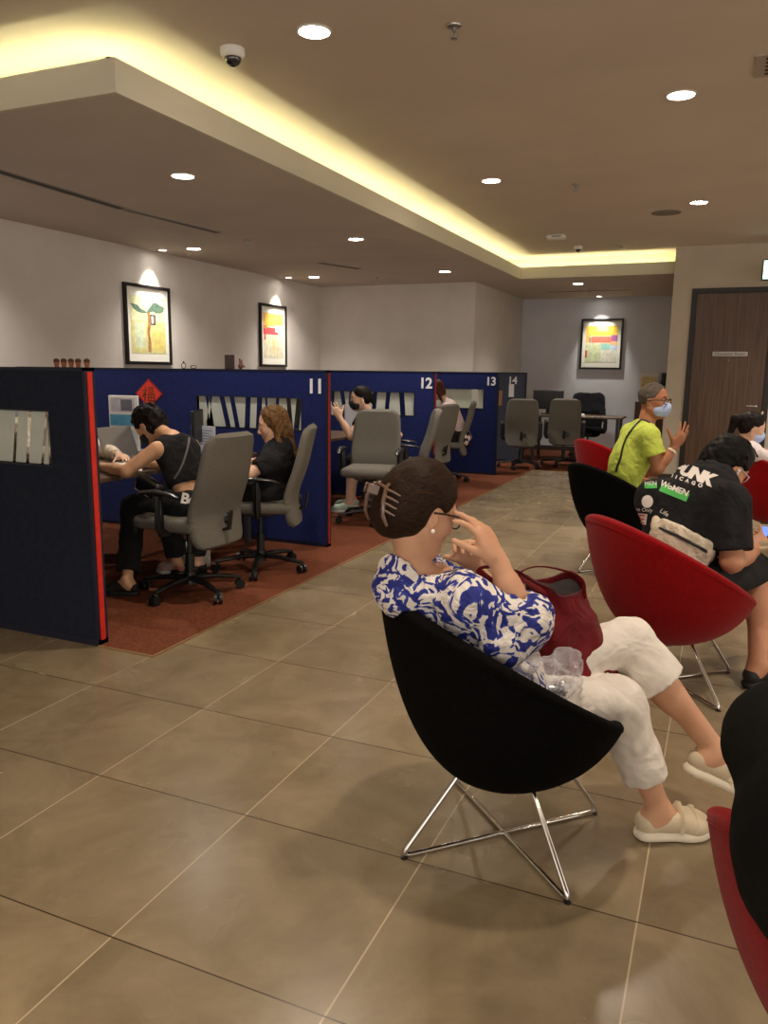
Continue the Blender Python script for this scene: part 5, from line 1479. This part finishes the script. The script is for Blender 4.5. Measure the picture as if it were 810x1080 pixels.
# ================================================================== girl with the ponytail
Q = Frame(.42, 7.20, 40)
pq = person(Q, 'seated girl with a clipped dark ponytail, pale top and blue mask')
J = dict(pelvis=A(-.02, 0, .48), hipL=A(.03, .085, .47), hipR=A(.03, -.085, .47))
J['neck'] = Q(785, 468, 0) + A(.01, 0, -.02); J['shR'] = Q(796, 478, -.15); J['shL'] = Q(781, 474, .15)
J['waist'] = J['pelvis'] * .55 + J['neck'] * .45 + A(-.04, 0, 0); J['chest'] = J['pelvis'] * .28 + J['neck'] * .72 + A(-.03, 0, 0)
hc = Q(793, 452, 0); elR = A(.10, -.22, .62); wrR = Q(812, 486, -.12); elL = A(.12, .2, .62); wrL = A(.33, .04, .72)
H = Head(hc, rotm(-25, -18, 0), .98); skq = SKIN('skin_girl', (210, 166, 138), (198, 152, 126))
B = SDF(); torso(B, J, -.006, .88); B.cap(J['neck'], H(-.03, 0, -.05), .045, .044, .03); H.skin(B); arm_skin(B, J['shR'], elR, wrR, .9); arm_skin(B, J['shL'], elL, wrL, .9)
hand_skin(B, wrR, A(.3, .3, .6), (0, 1, .3), 1, (45, 50, 50, 50), b=.95); hand_skin(B, wrL, A(.3, -.2, .6), (0, -1, .3), -1, (45, 50, 50, 50), b=.95)
knR, knL = A(.46, -.10, .48), A(.46, .12, .48); anR, anL = A(.48, -.12, .100), A(.48, .12, .08)
leg_skin(B, J['hipR'], knR, anR, .9); leg_skin(B, J['hipL'], knL, anL, .9); foot_skin(B, anR, A(1, 0, 0), .92); foot_skin(B, anL, A(1, 0, 0), .92)
B.build('body', skq, pq, .008); H.eyes(pq)
S = SDF(); torso(S, J, .014, .9); S.cap(J['shR'], J['shR'] * .4 + elR * .6, .058, .062, .04, cutb=True); S.cap(J['shL'], J['shL'] * .4 + elL * .6, .058, .062, .04, cutb=True); S.cap(J['neck'], H(-.02, 0, -.05), .055, .055, .01, op='s'); S.noise = [(.004, 25, 81)]
qso = S.build('top', mat('pale_top', (220, 206, 204), .8, fold=.5), pq, .008)
S = SDF(); torso(S, J, .012, .92, parts=('pelvis',))
for a, b_, c in ((J['hipR'], knR, anR), (J['hipL'], knL, anL)): S.cap(a, b_, .088, .068, .05); S.cap(b_, c, .066, .05, .04, cutb=True)
S.build('trousers', dk_tr, pq, .012)
hb = hair_mat('hair_black_soft', (11, 9, 9), (34, 25, 21), (40, 40, 8))
h = SDF(); H.ell(h, (-.018, 0, .046), (.101, .084, .093), .02); H.ell(h, (-.05, 0, .0), (.06, .076, .07), .03); h.cut(H(.066, 0, .07), H.M @ unit(A(.9, 0, -.35)), .01); H.ell(h, (.06, 0, -.04), (.07, .09, .09), .01, 's')
for g in (-1, 1): H.ell(h, (.028, g * .078, -.030), (.036, .030, .052), .008, 's')
H.cap(h, (-.10, 0, .06), (-.15, 0, .03), .028, .036, .02); H.cap(h, (-.15, 0, .03), (-.145, 0, -.11), .040, .022, .02); h.noise = [(.002, 70, 82)]
hq = h.build('hair', hb, pq, .006); face_mask(H, pq, mask_b, .006)
for i, (x, y, z) in enumerate(((-.09, -.03, .075), (.02, -.02, .142))):
    c = MB()
    for k in range(5): a = 2 * math.pi * k / 5; c.ball(H(x, y + .009 * math.cos(a), z + .009 * math.sin(a)), .006, 8)
    c.build('hair_clip', mat('flower_clip', (226, 206, 180), .5), hq)
surf_strap(qso, Q, [(783, 468), (790, 470), (795, 474), (799, 482)], .010, dark_m, 'strap', qso)
p2 = thing('smartphone', 'smartphone in the hands of the ponytail girl at the right edge', 'phone', tuple(Q.wd(Q(808, 481, -.04))), Q.yaw); Rp = rotm(10, 60, 0); MB().box((-.07, -.034, -.004), (.07, .034, .004), Rp, (0, 0, 0), .003).build('case', dark_m, p2, False); MB().box((-.066, -.031, .0042), (.066, .031, .0048), Rp).build('screen', mat('screen_blue', (92, 124, 214)), p2, False)


# ================================================================== person in black, bottom right
K = Frame(.408, 1.409, 60)
pk = person(K, 'person in a plain black top leaning forward at the bottom right corner')
J = dict(pelvis=A(-.06, .03, .50), hipL=A(-.02, .13, .48), hipR=A(-.02, -.07, .48))
J['chest'] = K(928, 918, .0); J['waist'] = J['pelvis'] * .4 + J['chest'] * .6 + A(-.03, 0, -.01); J['neck'] = J['chest'] + A(.10, -.02, .16); J['shL'] = J['chest'] + A(.07, .175, .09); J['shR'] = J['chest'] + A(.09, -.19, .08)
print('K', np.round(J['chest'], 3))
knR, knL = A(.46, -.12, .47), A(.46, .14, .47); anR, anL = A(.50, -.14, .100), A(.50, .16, .09); elL = A(.28, .24, .66); elR = A(.30, -.24, .66); wrL = A(.45, .05, .70); wrR = A(.45, -.05, .70)
H = Head(J['neck'] + A(.12, 0, .11), rotm(-10, -30, 0), 1.02)
B = SDF(); torso(B, J, -.006, 1.1); B.cap(J['neck'], H(-.03, 0, -.05), .055, .052, .03); H.skin(B); arm_skin(B, J['shR'], elR, wrR, 1.1); arm_skin(B, J['shL'], elL, wrL, 1.1)
hand_skin(B, wrR, A(.5, .4, .2), (0, .5, .6), 1, (35, 38, 40, 42)); hand_skin(B, wrL, A(.5, -.4, .2), (0, -.5, .6), -1, (35, 38, 40, 42))
leg_skin(B, J['hipR'], knR, anR); leg_skin(B, J['hipL'], knL, anL); foot_skin(B, anR, A(1, 0, 0)); foot_skin(B, anL, A(1, 0, 0)); B.build('body', skm, pk, .009); H.eyes(pk)
S = SDF(); torso(S, J, .018, 1.02, .07); S.cap(J['shL'], elL, .085, .075, .05); S.cap(elL, wrL * .8 + elL * .2, .07, .05, .04, cutb=True); S.cap(J['shR'], elR, .085, .075, .05); S.cap(elR, wrR * .8 + elR * .2, .07, .05, .04, cutb=True); S.cap(J['neck'], H(-.02, 0, -.05), .06, .06, .01, op='s'); S.noise = [(.005, 18, 91), (.002, 44, 92)]
S.build('sweater', mat('black_knit', (15, 14, 14), .95, col2=(20, 19, 18), nscale=8, bump=.3, bscale=300, spec=.15), pk, .008)
S = SDF(); torso(S, J, .018, 1.15, parts=('pelvis',))
for a, b_, c in ((J['hipR'], knR, anR), (J['hipL'], knL, anL)): S.cap(a, b_, .10, .078, .05); S.cap(b_, c, .075, .06, .04, cutb=True)
S.build('trousers', dk_tr, pk, .012)
h = SDF(); H.ell(h, (-.018, 0, .046), (.103, .086, .095), .02); h.cut(H(.066, 0, .07), H.M @ unit(A(.9, 0, -.35)), .01); H.ell(h, (.06, 0, -.05), (.07, .09, .10), .01, 's'); h.build('hair', hb, pk, .009)
for an in (anR, anL): make_shoe(pk, an, A(1, 0, 0), blk, blk, vox=.008)


# ================================================================== woman in the black tank top (nearest booth)
T_ = Frame(-2.93, 3.93, 168)
pt_ = person(T_, 'dark haired woman in a black tank top bending over papers in the nearest booth')
J = dict(pelvis=A(.02, 0, .575), hipL=A(.08, .09, .56), hipR=A(.08, -.09, .56))
J['neck'] = T_(181, 462, 0); J['shL'] = T_(165, 474, .16); J['shR'] = T_(203, 470, -.15)
J['waist'] = J['pelvis'] * .60 + J['neck'] * .40 + A(-.0, 0, 0.0); J['chest'] = J['pelvis'] * .28 + J['neck'] * .72
hc = T_(161, 449, .0) + A(.03, 0, 0)
elL = T_(133, 497, .30); wrL = T_(108, 500, .20); elR = A(.40, -.22, .77); wrR = A(.60, -.06, .77)
knL = A(.47, .13, .52); anL = ankle(T_, 134, 612); knR = A(.47, -.12, .52); anR = ankle(T_, 187, 592)
print('T joints', {k: np.round(v, 3) for k, v in dict(hc=hc, neck=J['neck'], shR=J['shR'], shL=J['shL'], elL=elL, wrL=wrL, anL=anL, anR=anR).items()})
elL[2] = max(elL[2], .775); wrL[2] = .775
H = Head(hc, rotm(12, -42, 0), .98); skt = SKIN('skin_tank', (214, 164, 126), (200, 150, 114))
B = SDF(); torso(B, J, -.006, .9); B.cap(J['neck'], H(-.03, 0, -.05), .047, .046, .03); H.skin(B); arm_skin(B, J['shR'], elR, wrR, .95); arm_skin(B, J['shL'], elL, wrL, 1.0)
hand_skin(B, wrL, A(.8, -.5, 0), (.1, 0, -1), -1, (20, 22, 25, 28), b=.95); hand_skin(B, wrR, A(.8, .5, 0), (.1, 0, -1), 1, (40, 45, 45, 45), b=.95)
leg_skin(B, J['hipR'], knR, anR, .95); leg_skin(B, J['hipL'], knL, anL, .95); foot_skin(B, anL, A(.85, .5, 0), .95); foot_skin(B, anR, A(.9, .1, 0), .95)
B.build('body', skt, pt_, .0065); H.eyes(pt_)
S = SDF(); torso(S, J, .009, .91, parts=('waist', 'chest', 'shoulders')); uu = unit(J['neck'] - J['pelvis'])
S.cut(J['waist'] - uu * .045, -uu); S.cap(J['neck'], J['neck'] + uu * .1 + A(.05, 0, 0), .075, .09, .01, op='s')
for g, s_ in ((1, 'shL'), (-1, 'shR')): S.ell(J[s_] + A(0, g * .035, .01), (.075, .055, .085), None, .012, 's')
S.noise = [(.003, 28, 101)]
tko = S.build('tank_top', black_t, pt_, .006)
S = SDF(); torso(S, J, .012, .95, parts=('pelvis',)); S.cut(J['pelvis'] + A(0, 0, .095), (0, 0, 1))
for a, b_, c in ((J['hipR'], knR, anR), (J['hipL'], knL, anL)): S.cap(a, b_, .095, .08, .05); S.cap(b_, b_ * .12 + c * .88, .078, .072, .05, cutb=True)
S.noise = [(.005, 22, 102)]
tpo = S.build('trousers', mat('black_trousers', (13, 12, 13), .9), pt_, .008)
on_back('lettering', 'Be', .085, pw_m, 198.5, 527, T_, tpo, tpo, -.05, -12, 0, .003, .9)
h = SDF(); H.ell(h, (-.018, 0, .050), (.108, .090, .098), .02); H.ell(h, (-.06, 0, -.01), (.065, .082, .085), .03); H.ell(h, (-.03, 0, -.05), (.05, .078, .05), .03); h.cut(H(.078, 0, .07), H.M @ unit(A(.9, 0, -.35)), .01); H.ell(h, (.075, 0, -.04), (.06, .09, .09), .01, 's'); h.noise = [(.005, 55, 103), (.004, 110, 104)]
h.build('hair', hb, pt_, .0055)
surf_strap(tko, T_, [(199, 462), (198, 470), (195, 482), (190, 495), (184, 505)], .007, mat('grey_strap', (84, 82, 80), .6), 'bag_strap', tko)
face_mask(H, pt_, mat('mask_dark', (30, 30, 34), .8), .006)
hbag = thing('handbag', 'small shiny black handbag hanging at the hip of the tank top woman', 'bag', (T_.o[0], T_.o[1], 0), T_.yaw); S = SDF(); c = T_(158, 514, .24); S.box(c, (.10, .035, .055), rotm(0, 18, 0), .02); S.build('body', mat('patent_black', (20, 20, 22), .15, coat=.6), hbag, .006)
MB().tube([c + rotm(0, 18, 0) @ A(x, .036, z) for x, z in ((-.09, .035), (-.085, -.04), (.085, -.04), (.09, .035))], .003, 6).build('piping', chrome, hbag)
make_shoe(pt_, anL + A(0, 0, .0), A(.85, .5, 0), blk, blk, .98, low=True, name='slipper', vox=.006)
snk_w = mat('sneaker_white', (206, 200, 190), .7, col2=(190, 120, 90), nscale=14)
make_shoe(pt_, anR, A(.9, .1, 0), snk_w, mat('sneaker_sole', (220, 216, 206), .6), 1.0, name='sneaker', vox=.006)
tot = thing('canvas_tote', 'white canvas bag with a red print on the carpet behind the tank top woman', 'bag', tuple(at_z(207, 600, .006)), R(168)); S = SDF(); S.box((0, 0, .10), (.035, .11, .10), None, .02); S.noise = [(.006, 30, 5)]; tc_ = S.build('body', mat('canvas_white', (206, 200, 188), .8), tot, .008)

# ================================================================== long haired woman in booth eleven side
L_ = Frame(-2.85, 4.64, 206)
pl_ = person(L_, 'woman with long brown hair and a black T-shirt looking at her hands by partition 11')
J = dict(pelvis=A(.0, 0, .575), hipL=A(.06, .09, .56), hipR=A(.06, -.09, .56))
J['neck'] = L_(296, 470, 0); J['shL'] = L_(285, 488, .16); J['shR'] = L_(300, 480, -.15)
J['waist'] = J['pelvis'] * .60 + J['neck'] * .40 + A(-.0, 0, 0.0); J['chest'] = J['pelvis'] * .28 + J['neck'] * .72
hc = L_(288, 449, .0); elL = L_(263, 500, .22); wrL = L_(256, 484, .12); elR = A(.22, -.22, .72); wrR = A(.36, -.06, .80)
knL = A(.46, .12, .52); anL = A(.50, .14, .100); knR = A(.46, -.12, .52); anR = A(.52, -.12, .100)
print('L joints', {k: np.round(v, 3) for k, v in dict(hc=hc, neck=J['neck'], shL=J['shL'], elL=elL, wrL=wrL).items()})
H = Head(hc, rotm(4, -14, 0), .98); skl = SKIN('skin_fair', (222, 180, 150), (210, 166, 138))
B = SDF(); torso(B, J, -.006, .9); B.cap(J['neck'], H(-.03, 0, -.05), .046, .046, .03); H.skin(B); arm_skin(B, J['shR'], elR, wrR, .9); arm_skin(B, J['shL'], elL, wrL, .95)
hand_skin(B, wrL, A(.35, -.1, .75), (.3, -.9, 0), -1, (55, 60, 65, 65), b=.95); hand_skin(B, wrR, A(.3, .2, .7), (.3, .9, 0), 1, (50, 55, 60, 60), b=.95)
leg_skin(B, J['hipR'], knR, anR, .95); leg_skin(B, J['hipL'], knL, anL, .95); foot_skin(B, anL, A(1, 0, 0), .95); foot_skin(B, anR, A(1, 0, 0), .95)
B.build('body', skl, pl_, .0065); H.eyes(pl_)
S = SDF(); torso(S, J, .014, .93); S.cap(J['shL'], J['shL'] * .40 + elL * .60, .066, .072, .05, cutb=True); S.cap(J['shR'], J['shR'] * .4 + elR * .6, .064, .07, .05, cutb=True); S.cap(J['neck'], H(-.02, 0, -.05), .055, .055, .01, op='s'); S.noise = [(.005, 22, 111), (.002, 50, 112)]
S.build('t_shirt', black_t, pl_, .0065)
S = SDF(); torso(S, J, .012, .95, parts=('pelvis',))
for a, b_, c in ((J['hipR'], knR, anR), (J['hipL'], knL, anL)): S.cap(a, b_, .092, .074, .05); S.cap(b_, b_ * .1 + c * .9, .072, .06, .05, cutb=True)
S.build('trousers', mat('black_trousers', (13, 12, 13), .9), pl_, .01)
hbr = hair_mat('hair_light_brown', (56, 38, 22), (134, 98, 60), (60, 60, 6), .45)
h = SDF(); H.ell(h, (-.018, 0, .048), (.104, .087, .096), .02); H.ell(h, (-.055, 0, -.02), (.062, .082, .095), .03)
for g in (-1, 1): H.cap(h, (-.02, g * .070, .02), (-.01, g * .078, -.12), .024, .026, .03); H.cap(h, (-.01, g * .078, -.12), (-.05, g * .075, -.23), .030, .012, .03)
H.cap(h, (-.07, 0, -.05), (-.085, 0, -.22), .055, .035, .04); h.cut(H(.066, 0, .07), H.M @ unit(A(.9, 0, -.30)), .01); H.ell(h, (.070, 0, -.045), (.066, .072, .11), .01, 's'); h.noise = [(.004, 55, 113), (.002, 110, 114)]
h.build('hair', hbr, pl_, .0055)
for an in (anL, anR): make_shoe(pl_, an, A(1, 0, 0), blk, blk, vox=.008)

# ================================================================== masked woman in booth twelve
E_ = Frame(-2.97, 7.35, 205)
pe = person(E_, 'woman in a black mask raising one hand behind the empty chair in booth twelve')
J = dict(pelvis=A(.05, 0, .575), hipL=A(.10, .09, .56), hipR=A(.10, -.09, .56))
J['neck'] = E_(387, 436, 0) + A(-.02, 0, -.01); J['shL'] = E_(380, 446, .16); J['shR'] = J['shL'] + A(-.02, -.31, 0)
J['waist'] = J['pelvis'] * .60 + J['neck'] * .40; J['chest'] = J['pelvis'] * .28 + J['neck'] * .72
hc = E_(380, 421, 0); elL = E_(370, 460, .26); wrL = E_(358, 440, .20); elR = A(.02, -.26, .74); wrR = A(.28, -.16, .76)
knL = A(.50, .20, .52); anL = ankle(E_, 368, 530, .104); knR = A(.48, -.10, .52); anR = A(.50, -.10, .100)
print('E joints', {k: np.round(v, 3) for k, v in dict(hc=hc, neck=J['neck'], shL=J['shL'], elL=elL, wrL=wrL, anL=anL).items()})
H = Head(hc, rotm(10, -8, 0), .98)
B = SDF(); torso(B, J, -.006, .9); B.cap(J['neck'], H(-.03, 0, -.05), .046, .046, .03); H.skin(B); arm_skin(B, J['shR'], elR, wrR, .95); arm_skin(B, J['shL'], elL, wrL, .98)
hand_skin(B, wrL, E_(352, 428, .2) - wrL, (.2, -.9, .1), -1, (18, 20, 25, 30), b=1.0, spread=.14); hand_skin(B, wrR, A(.8, .3, 0), (0, 0, -1), 1, b=.95)
leg_skin(B, J['hipR'], knR, anR, .95); leg_skin(B, J['hipL'], knL, anL, .98); foot_skin(B, anL, A(.95, -.1, 0), .95); foot_skin(B, anR, A(1, 0, 0), .95)
B.build('body', skl, pe, .007); H.eyes(pe)
S = SDF(); torso(S, J, .014, .93); S.cap(J['shL'], J['shL'] * .7 + elL * .3, .060, .064, .05, cutb=True); S.cap(J['shR'], J['shR'] * .7 + elR * .3, .060, .064, .05, cutb=True); S.cap(J['neck'], H(-.02, 0, -.05), .055, .055, .01, op='s')
S.build('t_shirt', black_t, pe, .008)
S = SDF(); torso(S, J, .012, .95, parts=('pelvis',))
for a, b_ in ((J['hipR'], knR), (J['hipL'], knL)): S.cap(a, b_, .092, .074, .05)
S.build('shorts', mat('black_shorts', (20, 20, 21), .9), pe, .01)
h = SDF(); H.ell(h, (-.018, 0, .046), (.101, .084, .093), .02); H.ell(h, (-.05, 0, .0), (.06, .076, .07), .03); h.cut(H(.066, 0, .07), H.M @ unit(A(.9, 0, -.35)), .01); H.ell(h, (.06, 0, -.04), (.07, .09, .09), .01, 's'); H.cap(h, (-.11, 0, .02), (-.13, 0, -.06), .034, .02, .02)
for g in (-1, 1): H.ell(h, (.028, g * .078, -.030), (.036, .030, .052), .008, 's')
h.build('hair', hb, pe, .007); face_mask(H, pe, mat('mask_dark', (30, 30, 34)), .007)
green_s = mat('sneaker_green', (150, 186, 160), .7, col2=(214, 220, 206), nscale=14)
for an, fd in ((anL, A(.95, -.1, 0)), (anR, A(1, 0, 0))): make_shoe(pe, an, fd, green_s, mat('sneaker_sole', (220, 216, 206)), 1.05, name='sneaker', vox=.007)
p3 = thing('smartphone', 'white phone held up by the masked woman in booth twelve', 'phone', tuple(E_.wd(E_(349, 430, .20))), E_.yaw); Rp = rotm(20, 80, 0); MB().box((-.07, -.034, -.004), (.07, .034, .004), Rp, (0, 0, 0), .003).build('case', white_pl, p3, False); MB().box((-.066, -.031, .0042), (.066, .031, .0048), Rp).build('screen', dark_m, p3, False)

# ================================================================== woman in the pale shirt, booth thirteen
N_ = Frame(-3.06, 9.62, 196)
pn_ = person(N_, 'long haired person in a pale pink shirt in booth thirteen')
J = dict(pelvis=A(.0, 0, .575), hipL=A(.06, .09, .56), hipR=A(.06, -.09, .56))
J['neck'] = N_(470, 424, 0); J['shL'] = N_(470, 432, .16); J['shR'] = J['shL'] + A(-.02, -.31, 0.0)
J['waist'] = J['pelvis'] * .60 + J['neck'] * .40; J['chest'] = J['pelvis'] * .28 + J['neck'] * .72
hc = N_(460, 412, 0); elL = A(.20, .24, .74); wrL = A(.45, .12, .78); elR = A(.2, -.24, .74); wrR = A(.45, -.1, .78); knL = A(.46, .12, .52); anL = A(.50, .12, .100); knR = A(.46, -.12, .52); anR = A(.50, -.12, .100)
H = Head(hc, rotm(5, -25, 0), .98)
B = SDF(); torso(B, J, -.006, .9); B.cap(J['neck'], H(-.03, 0, -.05), .046, .046, .03); H.skin(B); arm_skin(B, J['shR'], elR, wrR, .95); arm_skin(B, J['shL'], elL, wrL, .95); hand_skin(B, wrL, A(1, -.3, 0), (0, 0, -1), -1); hand_skin(B, wrR, A(1, .3, 0), (0, 0, -1), 1)
leg_skin(B, J['hipR'], knR, anR, .95); leg_skin(B, J['hipL'], knL, anL, .95); foot_skin(B, anL, A(1, 0, 0), .95); foot_skin(B, anR, A(1, 0, 0), .95); B.build('body', skl, pn_, .010); H.eyes(pn_)
S = SDF(); torso(S, J, .014, .95); S.cap(J['shL'], elL, .064, .06, .05); S.cap(J['shR'], elR, .064, .06, .05); S.cap(J['neck'], H(-.02, 0, -.05), .055, .055, .01, op='s'); S.noise = [(.004, 24, 131)]; S.build('shirt', mat('pale_pink', (224, 200, 194), .8, fold=.5), pn_, .009)
S = SDF(); torso(S, J, .012, .97, parts=('pelvis',))
for a, b_, c in ((J['hipR'], knR, anR), (J['hipL'], knL, anL)): S.cap(a, b_, .094, .076, .05); S.cap(b_, b_ * .1 + c * .9, .074, .06, .05, cutb=True)
S.build('trousers', mat('black_trousers', (13, 12, 13)), pn_, .012)
h = SDF(); H.ell(h, (-.018, 0, .048), (.104, .087, .096), .02); H.ell(h, (-.055, 0, -.02), (.062, .082, .095), .03)
for g in (-1, 1): H.cap(h, (-.02, g * .07, .02), (-.01, g * .078, -.16), .026, .02, .03)
h.cut(H(.066, 0, .07), H.M @ unit(A(.9, 0, -.30)), .01); H.ell(h, (.070, 0, -.045), (.066, .072, .11), .01, 's'); h.build('hair', hair_mat('hair_red_brown', (46, 24, 18), (96, 56, 40), (60, 60, 6)), pn_, .009)
for an in (anL, anR): make_shoe(pn_, an, A(1, 0, 0), blk, blk, vox=.01)

# ================================================================== booth clerk, mostly hidden by the near partition
C_ = Frame(-4.78, 4.35, -8)
pcx = person(C_, 'clerk in a cream sleeve reaching over the desk, mostly hidden by the near partition')
J = dict(pelvis=A(.0, 0, .575), hipL=A(.06, .09, .56), hipR=A(.06, -.09, .56), neck=A(.10, 0, 1.04), shL=A(.13, .17, .97), shR=A(.13, -.17, .97)); J['waist'] = J['pelvis'] * .60 + J['neck'] * .40; J['chest'] = J['pelvis'] * .28 + J['neck'] * .72
wrL = C_(126, 488, .10); elL = C_(106, 484, .22); elL[2] = max(elL[2], .80); wrL[2] = max(wrL[2], .79); elR = A(.36, -.24, .80); wrR = A(.55, -.10, .79)
print('C', np.round(elL, 3), np.round(wrL, 3))
H = Head(A(.17, 0, 1.17), rotm(0, -18, 0), .98)
B = SDF(); torso(B, J, -.006, .9); B.cap(J['neck'], H(-.03, 0, -.05), .046, .046, .03); H.skin(B); arm_skin(B, J['shR'], elR, wrR, .9); arm_skin(B, J['shL'], elL, wrL, .9); hand_skin(B, wrL, A(1, -.2, -.1), (0, 0, -1), -1, b=.95); hand_skin(B, wrR, A(1, .3, 0), (0, 0, -1), 1, b=.95)
knL = A(.44, .12, .50); anL = A(.44, .12, .100); knR = A(.44, -.12, .50); anR = A(.44, -.12, .100)
leg_skin(B, J['hipR'], knR, anR, .95); leg_skin(B, J['hipL'], knL, anL, .95); foot_skin(B, anL, A(1, 0, 0), .95); foot_skin(B, anR, A(1, 0, 0), .95); B.build('body', skl, pcx, .009); H.eyes(pcx)
S = SDF(); torso(S, J, .016, .95); 
for sh, el, wr in ((J['shL'], elL, wrL), (J['shR'], elR, wrR)): S.cap(sh, el, .066, .062, .05); S.cap(el, wr * .9 + el * .1, .060, .046, .05, cutb=True)
S.cap(J['neck'], H(-.02, 0, -.05), .055, .055, .01, op='s'); S.noise = [(.006, 26, 141)]; S.build('cardigan', mat('cream_knit', (218, 200, 178), .85, fold=.6), pcx, .008)
S = SDF(); torso(S, J, .012, .97, parts=('pelvis',))
for a, b_, c in ((J['hipR'], knR, anR), (J['hipL'], knL, anL)): S.cap(a, b_, .092, .074, .05); S.cap(b_, b_ * .1 + c * .9, .072, .06, .05, cutb=True)
S.build('trousers', mat('black_trousers', (13, 12, 13)), pcx, .012)
h = SDF(); H.ell(h, (-.018, 0, .048), (.104, .087, .096), .02); h.cut(H(.066, 0, .07), H.M @ unit(A(.9, 0, -.30)), .01); H.ell(h, (.070, 0, -.045), (.066, .085, .10), .01, 's'); h.build('hair', hb, pcx, .009)
ck = dup(chairA, (-4.83, 4.35, .006), R(-8), 'grey office chair under the clerk, hidden behind the near partition')
# ------------------------------------------------------------------ camera, world
cam = bpy.data.cameras.new('camera'); co = bpy.data.objects.new('camera', cam); COL.objects.link(co)
cam.sensor_fit = 'VERTICAL'; cam.sensor_height = 24; cam.lens = F / 1080 * 24; cam.clip_start = .05
Mc = Matrix((( _r[0], _u[0], -_w[0], 0), (_r[1], _u[1], -_w[1], 0), (_r[2], _u[2], -_w[2], EYE), (0, 0, 0, 1)))
co.matrix_world = Mc
bpy.context.scene.camera = co
w = bpy.data.worlds.new('world'); w.use_nodes = True; bpy.context.scene.world = w
w.node_tree.nodes['Background'].inputs[0].default_value = lin((226, 214, 200)); w.node_tree.nodes['Background'].inputs[1].default_value = WORLD
# cool fill lamp added out of view, far behind and right of the camera
al = bpy.data.lights.new('added_fill_light', 'AREA'); al.shape = 'RECTANGLE'; al.size = 5; al.size_y = 2.4; al.energy = FILL; al.color = (.92, .96, 1.0)
ao = bpy.data.objects.new('added_fill_light', al); COL.objects.link(ao); ao.location = (3.5, -4.2, 1.6); ao.rotation_euler = (Vector((-1.5, 6, 1.2)) - Vector(ao.location)).to_track_quat('-Z', 'Y').to_euler()
sc = bpy.context.scene
sc.view_settings.view_transform = 'Standard'; sc.view_settings.look = 'None'; sc.view_settings.exposure = EXPO
sc.cycles.max_bounces = 7; sc.cycles.diffuse_bounces = 4; sc.cycles.glossy_bounces = 3; sc.cycles.transmission_bounces = 6; sc.cycles.sample_clamp_indirect = 6
sc.cycles.use_denoising = True
